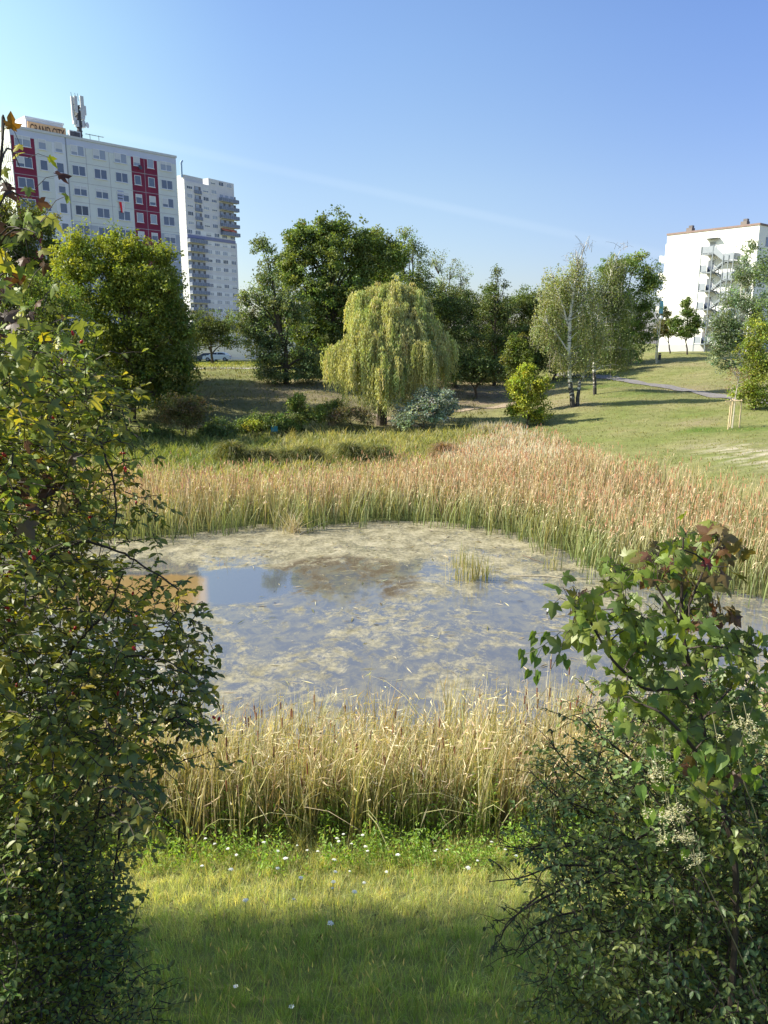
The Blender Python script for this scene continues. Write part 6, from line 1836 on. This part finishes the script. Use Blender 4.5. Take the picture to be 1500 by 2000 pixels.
RTAB = [(1370, 1245), (1400, 1210), (1440, 1140), (1500, 1130), (1560, 1095), (1600, 1065), (1650, 1050), (1700, 1055), (1750, 1055), (1800, 1045), (1850, 1090), (1900, 1075), (1950, 1045), (2050, 1005)]
def right_shrub():
    rng = np.random.default_rng(63)
    Yc = 3.3
    bx, by = 1.75, 3.3; bz = hz(bx, by)
    root = empty('blackthorn_bush', (bx, by, bz), 0, 'dense small-leaved bush filling the lower right corner', 'shrub')
    O = np.array([bx, by, bz])
    lm = MB(); tw = MB(); st = MB()
    def dens(u, v, e):
        edge = (u - e)
        return min(1, .22 + edge / 260.) * (.6 + .4 * (noise2(np.array([u / 60.]), np.array([v / 60.]), 1.2, 45)[0] > -.3)) * (.5 if v < 1500 and u < 1280 else 1)
    V = shrub_volume(2900, RTAB, -1, Yc, .7, 1390, 2050, 0, 1560, rng, dens)
    for p in V:
        d = np.array([rng.uniform(-1.0, .4), rng.normal(0, .6), rng.normal(.1, .5)])
        warm = (p[0] > 2.0 and rng.uniform() < .3)
        twig_leaves(lm, tw, None, p, d, rng.uniform(.10, .24), .031, .019, [(.28, .28, .06), (.34, .29, .06)] if warm else [(.16, .23, .09), (.13, .20, .075), (.21, .27, .09), (.25, .29, .07)], rng, pairs=rng.integers(4, 7), sag=.15)
    def cane(pix, r0, r1):
        p = np.array([at(u, v, Y) for u, v, Y in pix]); t = np.arange(len(p)); tt = np.linspace(0, len(p) - 1, len(p) * 5)
        q = np.stack([np.interp(tt, t, p[:, k]) for k in range(3)], 1)
        for _ in range(2): q[1:-1] = (q[:-2] + q[1:-1] * 2 + q[2:]) / 4
        st.tube(q, np.linspace(r0, r1, len(q)), 5, cap=False)
        return q
    arcs = [[(1300, 1760, 3.4), (1180, 1715, 3.3), (1100, 1735, 3.2), (1040, 1765, 3.15), (990, 1800, 3.1), (975, 1840, 3.1)], [(1290, 1740, 3.4), (1170, 1690, 3.3), (1080, 1690, 3.2), (1020, 1715, 3.1), (955, 1722, 3.1)],
            [(1260, 1720, 3.5), (1180, 1700, 3.4), (1090, 1720, 3.3), (1020, 1775, 3.2), (985, 1815, 3.2), (978, 1835, 3.2)], [(1250, 1700, 3.5), (1150, 1650, 3.4), (1070, 1645, 3.3), (1000, 1670, 3.3)],
            [(1300, 1790, 3.5), (1180, 1770, 3.4), (1080, 1790, 3.3), (1030, 1820, 3.2), (1003, 1868, 3.2)], [(1320, 1640, 3.6), (1200, 1560, 3.5), (1110, 1500, 3.4), (1070, 1440, 3.4)],
            [(1320, 1600, 3.5), (1200, 1660, 3.4), (1130, 1650, 3.3), (1030, 1660, 3.3), (970, 1650, 3.3)], [(1330, 1700, 3.5), (1230, 1640, 3.4), (1150, 1580, 3.4), (1090, 1560, 3.4), (1030, 1500, 3.5)],
            [(1320, 1560, 3.5), (1230, 1480, 3.5), (1160, 1430, 3.5), (1130, 1400, 3.5)], [(1280, 1840, 3.4), (1150, 1810, 3.3), (1060, 1830, 3.3), (1010, 1870, 3.2)]]
    for a in arcs:
        q = cane(a, .0075, .0022)
        for k in range(10):
            i = rng.integers(4, len(q) - 1); d = np.array([rng.uniform(-1, -.1), rng.normal(0, .5), rng.normal(.1, .5)]); d /= np.linalg.norm(d)
            b = q[i] + d * rng.uniform(.08, .25); st.tube([q[i], (q[i] + b) / 2 + (0, 0, .01), b], [.0025, .0018, .001], 3, cap=False)
            if rng.uniform() < .5: twig_leaves(lm, tw, None, (q[i] + b) / 2, d, .1, .022, .012, [(.065, .10, .035), (.05, .085, .03)], rng, pairs=3)
    for k in range(70):
        p0 = O + (rng.uniform(-.3, .9), rng.uniform(-.3, .8), 0); p2 = V[rng.integers(len(V))]
        m = (p0 + p2) / 2 + (rng.uniform(0, .2), 0, .3); t = np.linspace(0, 1, 8)[:, None]
        st.tube(p0 * (1 - t) ** 2 + 2 * m * t * (1 - t) + p2 * t ** 2, np.linspace(.009, .0025, 8), 5, cap=False)
    for b in (lm, tw, st): b.v = [x - O for x in b.v]
    st.build('stem', M_TWIG, root); tw.build('twigs', M_TWIG, root); lm.build('foliage', M_LEAFG, root)
right_shrub()

def right_maple():
    rng = np.random.default_rng(64)
    Y = 2.7
    bx, by = at(1450, 1900, Y)[0], Y; bz = hz(bx, by)
    root = empty('maple_sapling', (bx, by, bz), 0, 'green maple sapling with reddish-brown top leaves at the right', 'tree')
    O = np.array([bx, by, bz])
    mb = MB(); tb = MB(); br = MB()
    GR = [(.165, .225, .045), (.125, .185, .04), (.205, .26, .05)]; RD = [(.16, .12, .04), (.15, .075, .04), (.15, .15, .045)]; MX = GR + GR + RD; RR = [(.13, .025, .022)]
    cl = [(1335, 1055, MX[:4], 8), (1310, 1075, GR, 7), (1360, 1085, GR, 6), (1405, 1060, RD, 8), (1420, 1085, RD, 6), (1385, 1050, MX, 5), (1280, 1100, MX, 7), (1255, 1085, RR + RD, 3), (1300, 1120, GR + RD, 7), (1240, 1115, RD + GR, 6),
          (1190, 1110, GR, 6), (1215, 1150, GR, 6), (1200, 1125, [(.4, .35, .04)], 1), (1130, 1160, GR + RD, 7), (1115, 1185, GR, 6), (1150, 1185, GR, 6), (1120, 1230, GR, 7), (1145, 1250, GR, 6), (1180, 1220, GR, 7), (1160, 1200, GR, 5), (1220, 1200, GR, 8), (1250, 1220, GR, 8),
          (1290, 1200, GR, 8), (1330, 1180, GR, 8), (1360, 1140, GR + RD, 6), (1385, 1115, RR + RD, 4), (1340, 1130, GR + RD, 6), (1375, 1170, RD + GR, 5), (1400, 1200, RD, 7), (1420, 1215, RD, 5), (1390, 1230, GR, 7), (1345, 1230, GR, 8), (1300, 1250, GR, 9),
          (1250, 1270, GR, 8), (1210, 1280, GR, 6), (1225, 1330, GR, 6), (1200, 1345, GR, 5), (1270, 1310, GR, 9), (1310, 1300, GR, 9), (1360, 1280, GR, 9), (1410, 1280, GR, 7), (1450, 1275, GR, 7), (1475, 1290, GR, 6),
          (1210, 1370, GR, 5), (1280, 1360, GR, 9), (1330, 1350, GR, 9), (1380, 1340, GR, 9), (1430, 1330, GR, 8), (1470, 1340, GR, 7), (1300, 1400, GR, 8), (1350, 1400, GR, 9), (1400, 1390, GR, 9), (1450, 1400, GR, 8), (1340, 1440, GR, 7), (1400, 1440, GR + RD[2:], 8),
          (1450, 1450, GR, 7), (1380, 1480, GR + RD, 7), (1430, 1500, GR, 6), (1400, 1530, RD[2:] + GR, 6), (1360, 1520, GR, 5), (1440, 1560, RD[2:] + GR, 6), (1480, 1420, GR, 6), (1220, 1385, GR, 4), (1245, 1245, GR, 6), (1400, 1600, RD[2:] + GR, 6), (1440, 1640, RD[2:] + GR, 6), (1380, 1570, GR, 5)]
    cl = [(u, v, c, max(3, int(n * 1.5))) for u, v, c, n in cl]
    C = []
    for (u, v, cols, n) in cl:
        c = at(u, v, Y + rng.uniform(-.22, .3)); C.append(c)
        maple_leaf_cluster(mb, tb, c, n, .038, .054, cols, rng)
    def br_(pix, r0, r1):
        p = np.array([O if q is None else at(q[0], q[1], Y + q[2]) for q in pix]); t = np.arange(len(p)); tt = np.linspace(0, len(p) - 1, len(p) * 5)
        q = np.stack([np.interp(tt, t, p[:, k]) for k in range(3)], 1)
        for _ in range(2): q[1:-1] = (q[:-2] + q[1:-1] * 2 + q[2:]) / 4
        br.tube(q, np.linspace(r0, r1, len(q)), 6, cap=False); return q
    Q = [br_([None, (1445, 1700, 0), (1390, 1500, 0), (1350, 1320, 0), (1330, 1220, 0), (1332, 1120, 0), (1335, 1050, 0)], .014, .003),
         br_([(1350, 1340, 0), (1260, 1350, -.05), (1195, 1290, -.1), (1150, 1210, -.1), (1135, 1160, -.1)], .008, .003), br_([(1340, 1300, 0), (1270, 1270, .1), (1215, 1200, .1), (1205, 1130, .1)], .006, .002),
         br_([(1330, 1220, 0), (1285, 1150, .05), (1260, 1100, .05)], .005, .002), br_([(1330, 1230, 0), (1350, 1170, -.1), (1385, 1090, -.1), (1405, 1060, -.1)], .006, .002), br_([(1345, 1330, 0), (1400, 1260, .1), (1460, 1280, .1)], .006, .002),
         br_([(1400, 1520, 0), (1330, 1430, -.2), (1290, 1390, -.25), (1240, 1370, -.2)], .008, .003), br_([(1360, 1420, 0), (1430, 1340, .15), (1475, 1320, .2)], .006, .002)]
    Q = np.concatenate(Q)
    for c in C:
        i = np.argmin(((Q - c) ** 2).sum(1)); a = Q[i]; ts = np.linspace(0, 1, 4)[:, None]
        br.tube(a * (1 - ts) + c * ts + np.array([0, 0, .02]) * np.sin(ts * math.pi), np.linspace(.0035, .0015, 4), 4, cap=False)
    for b in (mb, tb, br): b.v = [x - O for x in b.v]
    br.v += tb.v; br.c += tb.c
    for k_, f_ in tb.f.items(): br.f.setdefault(k_, []).extend([q_ + br.n for q_ in f_])
    br.build('stem', M_TWIG, root); mb.build('foliage', M_LEAFG, root)
right_maple()

def vines():
    rng = np.random.default_rng(65)
    Y = 2.55
    a0 = at(1500, 1620, Y); O = np.array([a0[0], a0[1], hz(a0[0], a0[1])])
    root = empty('clematis_vine', tuple(O), 0, 'climbing clematis with heart-shaped leaves and creamy flower clusters', 'vine')
    st = MB(); lm = MB(); fl = MB()
    def vine(pix, r=.002):
        p = np.array([at(u, v, Y + d) for u, v, d in pix]); t = np.arange(len(p)); tt = np.linspace(0, len(p) - 1, len(p) * 4)
        q = np.stack([np.interp(tt, t, p[:, k]) for k in range(3)], 1); q[1:-1] = (q[:-2] + q[1:-1] * 2 + q[2:]) / 4
        st.tube(q, r, 4, cap=False); return q
    v1 = vine([(1130, 1240, 0), (1095, 1232, 0), (1065, 1235, 0), (1042, 1238, 0)], .0013)
    vine([(1095, 1234, 0), (1060, 1262, 0), (1035, 1275, 0), (1015, 1280, 0)], .0012); vine([(1120, 1236, 0), (1098, 1262, 0), (1085, 1290, 0), (1075, 1310, 0)], .001)
    vine([(1060, 1262, 0), (1045, 1290, 0), (1046, 1320, 0)], .001)
    vine([(1500, 1700, 0), (1480, 1600, -.05), (1450, 1520, -.1), (1440, 1470, -.1), (1470, 1380, -.1)]); vine([(1480, 1640, 0), (1380, 1560, -.1), (1320, 1500, -.15), (1270, 1460, -.15)]); vine([(1500, 1980, 0), (1350, 1660, -.1), (1300, 1580, -.15), (1297, 1440, -.15), (1295, 1420, -.15)])
    small = [(1043, 1232), (1070, 1234), (1047, 1245), (1060, 1242), (1092, 1250), (1068, 1262), (1020, 1268), (1040, 1275), (1025, 1283), (1052, 1284), (1096, 1280), (1107, 1288), (1100, 1278), (1035, 1308), (1053, 1310), (1046, 1320), (1045, 1266)]
    def leaf(u, v, s, col, dd=0, down=1.):
        p = at(u, v, Y + dd); tip = np.array([[rng.normal(0, .35), rng.normal(0, .2), -down]]); nrm = np.array([[rng.normal(0, .5), -1, .3]])
        xa, ya, za = frame_from(tip, nrm); inst(lm, *HEART, p[None], xa, ya, za, s * .72, s, s, mixcol(1, col, rng, .1))
    for u, v in small: leaf(u, v, .042, [(.11, .18, .04), (.09, .15, .035)])
    big = [(1320, 1472, .06), (1360, 1480, .055), (1395, 1490, .06), (1280, 1540, .07), (1310, 1550, .05), (1268, 1590, .075), (1262, 1600, .07), (1310, 1500, .06), (1290, 1590, .05), (1385, 1500, .07), (1415, 1485, .065), (1400, 1510, .06), (1440, 1470, .06), (1475, 1510, .06), (1460, 1525, .06), (1350, 1560, .05),
           (1270, 1470, .05), (1245, 1500, .05), (1340, 1670, .05), (1300, 1640, .045), (1250, 1545, .06), (1480, 1535, .055), (1455, 1450, .055), (1385, 1465, .05), (1330, 1440, .05), (1345, 1625, .045), (1380, 1700, .05), (1290, 1480, .05), (1350, 1510, .06), (1425, 1530, .06)]
    for u, v, s in big: leaf(u, v - 12, s, [(.14, .24, .05), (.18, .28, .06), (.11, .19, .04)], -.18, .8)
    pm = [(.72, .70, .52), (.66, .63, .42)]
    for (u, v, n, r_) in [(1282, 1500, 34, .028), (1278, 1520, 24, .02), (1310, 1592, 60, .036), (1325, 1585, 26, .02), (1300, 1640, 34, .026), (1335, 1632, 34, .024), (1340, 1640, 20, .02), (1358, 1682, 34, .022), (1368, 1672, 16, .014), (1262, 1590, 14, .014), (1462, 1418, 40, .03), (1470, 1440, 20, .02), (1435, 1420, 12, .014), (1400, 1440, 8, .01)]:
        n = int(n * .55); c = at(u, v, Y - .22); q = c + rng.normal(0, 1, (n, 3)) * r_ * .7 * np.array([1, .6, .8])
        for k in range(7):
            a = rng.uniform(0, 6.28, n); tip = np.stack([np.cos(a), np.sin(a) * .6 - .4, rng.uniform(0, .7, n)], 1)
            xa, ya, za = frame_from(tip, rand_dirs(n, rng)); inst(fl, *RHOMB, q + rng.normal(0, .004, q.shape), xa, ya, za, .0035, .0075, .008, mixcol(n, pm, rng, .08))
        st.tube([c + (0, .05, .06), c], [.0012, .001], 3, cap=False)
    for b in (st, lm, fl): b.v = [x - O for x in b.v]
    st.build('stem', surf_mat('vine_stem', (.16, .15, .08), .7), root); lm.build('foliage', M_LEAFG, root); fl.build('blossom', M_LEAF, root)
vines()

# tall weeds at the bottom right and dark-headed stalks
def weeds():
    rng = np.random.default_rng(66)
    labs = [(1170, 1990, 'grass clump with long blades at the foot of the lower right bush'), (1330, 1990, 'pale seed-headed grass clump below the blackthorn bush'), (1450, 1990, 'grass clump at the bottom right corner')]
    for (u, v, lab) in labs:
        d = ray(u, v + 90); t = 2.0
        for _ in range(300):
            p = np.array([0, 0, CAMZ]) + d * t
            if p[2] < hz(p[0], p[1]) or p[1] > 3.2: break
            t += .02
        z = hz(p[0], p[1]); nb = 40
        mb = MB(); q = np.stack([rng.normal(0, .1, nb), rng.normal(0, .08, nb), np.zeros(nb)], 1)
        c = mixcol(nb, [(.20, .26, .07), (.34, .34, .14), (.14, .2, .05)], rng)
        blades(mb, q, rng.uniform(.35, .9, nb), .008, rng.normal(0, .3, (nb, 2)), rng.uniform(0, .4, nb), c * .8, c, 5, rng)
        o = mb.build('grass_clump', M_GRASS); o.location = (p[0], p[1], z); tag(o, lab, 'grass', 'tall grass clumps under the bush')
    mb = MB(); n = 40
    P_ = scatter(n * 2, -2.6, 1.4, 5.2, 8.2, lambda x, y: np.ones_like(x) * .55 * (x < -.2) + .15, rng); n = len(P_)
    h = rng.uniform(.3, .55, n); c = mixcol(n, [(.10, .08, .04)], rng)
    blades(mb, P_, h, .004, rng.normal(0, .12, (n, 2)), 0, c, c, 2, rng)
    up = np.tile([0, 0, 1.], (n, 1)); xa, ya, za = frame_from(up, np.tile([1., 0, 0], (n, 1)))
    inst(mb, *PRISM4, P_ + np.stack([h * 0, h * 0, h - .01], 1), xa, ya, za, .004, .022, .004, mixcol(n, [(.10, .07, .045)], rng))
    tag(mb.build('seeded_plantain', M_GRASS), 'dark-headed dry stalks scattered in the shaded grass', 'weeds', kind='stuff')
weeds()

# unseen oaks placed left of the frame to shade the near bank
def shade_tree(x, y, h, r, seed, label, dens=900, per=34):
    rng = np.random.default_rng(seed); z = hz(x, y); O = np.array([x, y, z])
    root = empty('unseen_shade_oak', tuple(O), 0, label, 'tree', 'unseen shade trees beside the viewpoint')
    mb = MB(); tb = MB()
    d = rand_dirs(dens, rng) * rng.uniform(.3, 1, (dens, 1)) ** .5
    c = np.array([0, 0, h * .62]) + d * np.array([r, r, h * .38])
    q = np.repeat(c, per, 0) + rng.normal(0, .28, (dens * per, 3))
    leaf_cloud(mb, q, .12, .08, G_MID, rng=rng)
    tb.tube([(0, 0, -.2), (0, 0, h * .3), (.1, .1, h * .8)], [.25, .2, .06], 8)
    for i in range(26):
        p = c[rng.integers(dens)]; tb.tube([(0, 0, h * rng.uniform(.2, .5)), p * (.6, .6, .8), p], [.07, .04, .015], 5, cap=False)
    tb.build('trunk', M_BARK, root); mb.build('crown', M_LEAF, root)
shade_tree(-9.6, 5.3, 8.9, 3.2, 71, 'unseen broad oak beside the viewpoint, placed left of the frame for its shade', 1250)
shade_tree(-9.4, -.6, 7.4, 3.0, 72, 'unseen oak placed behind the viewpoint to the left for its shade', 600)
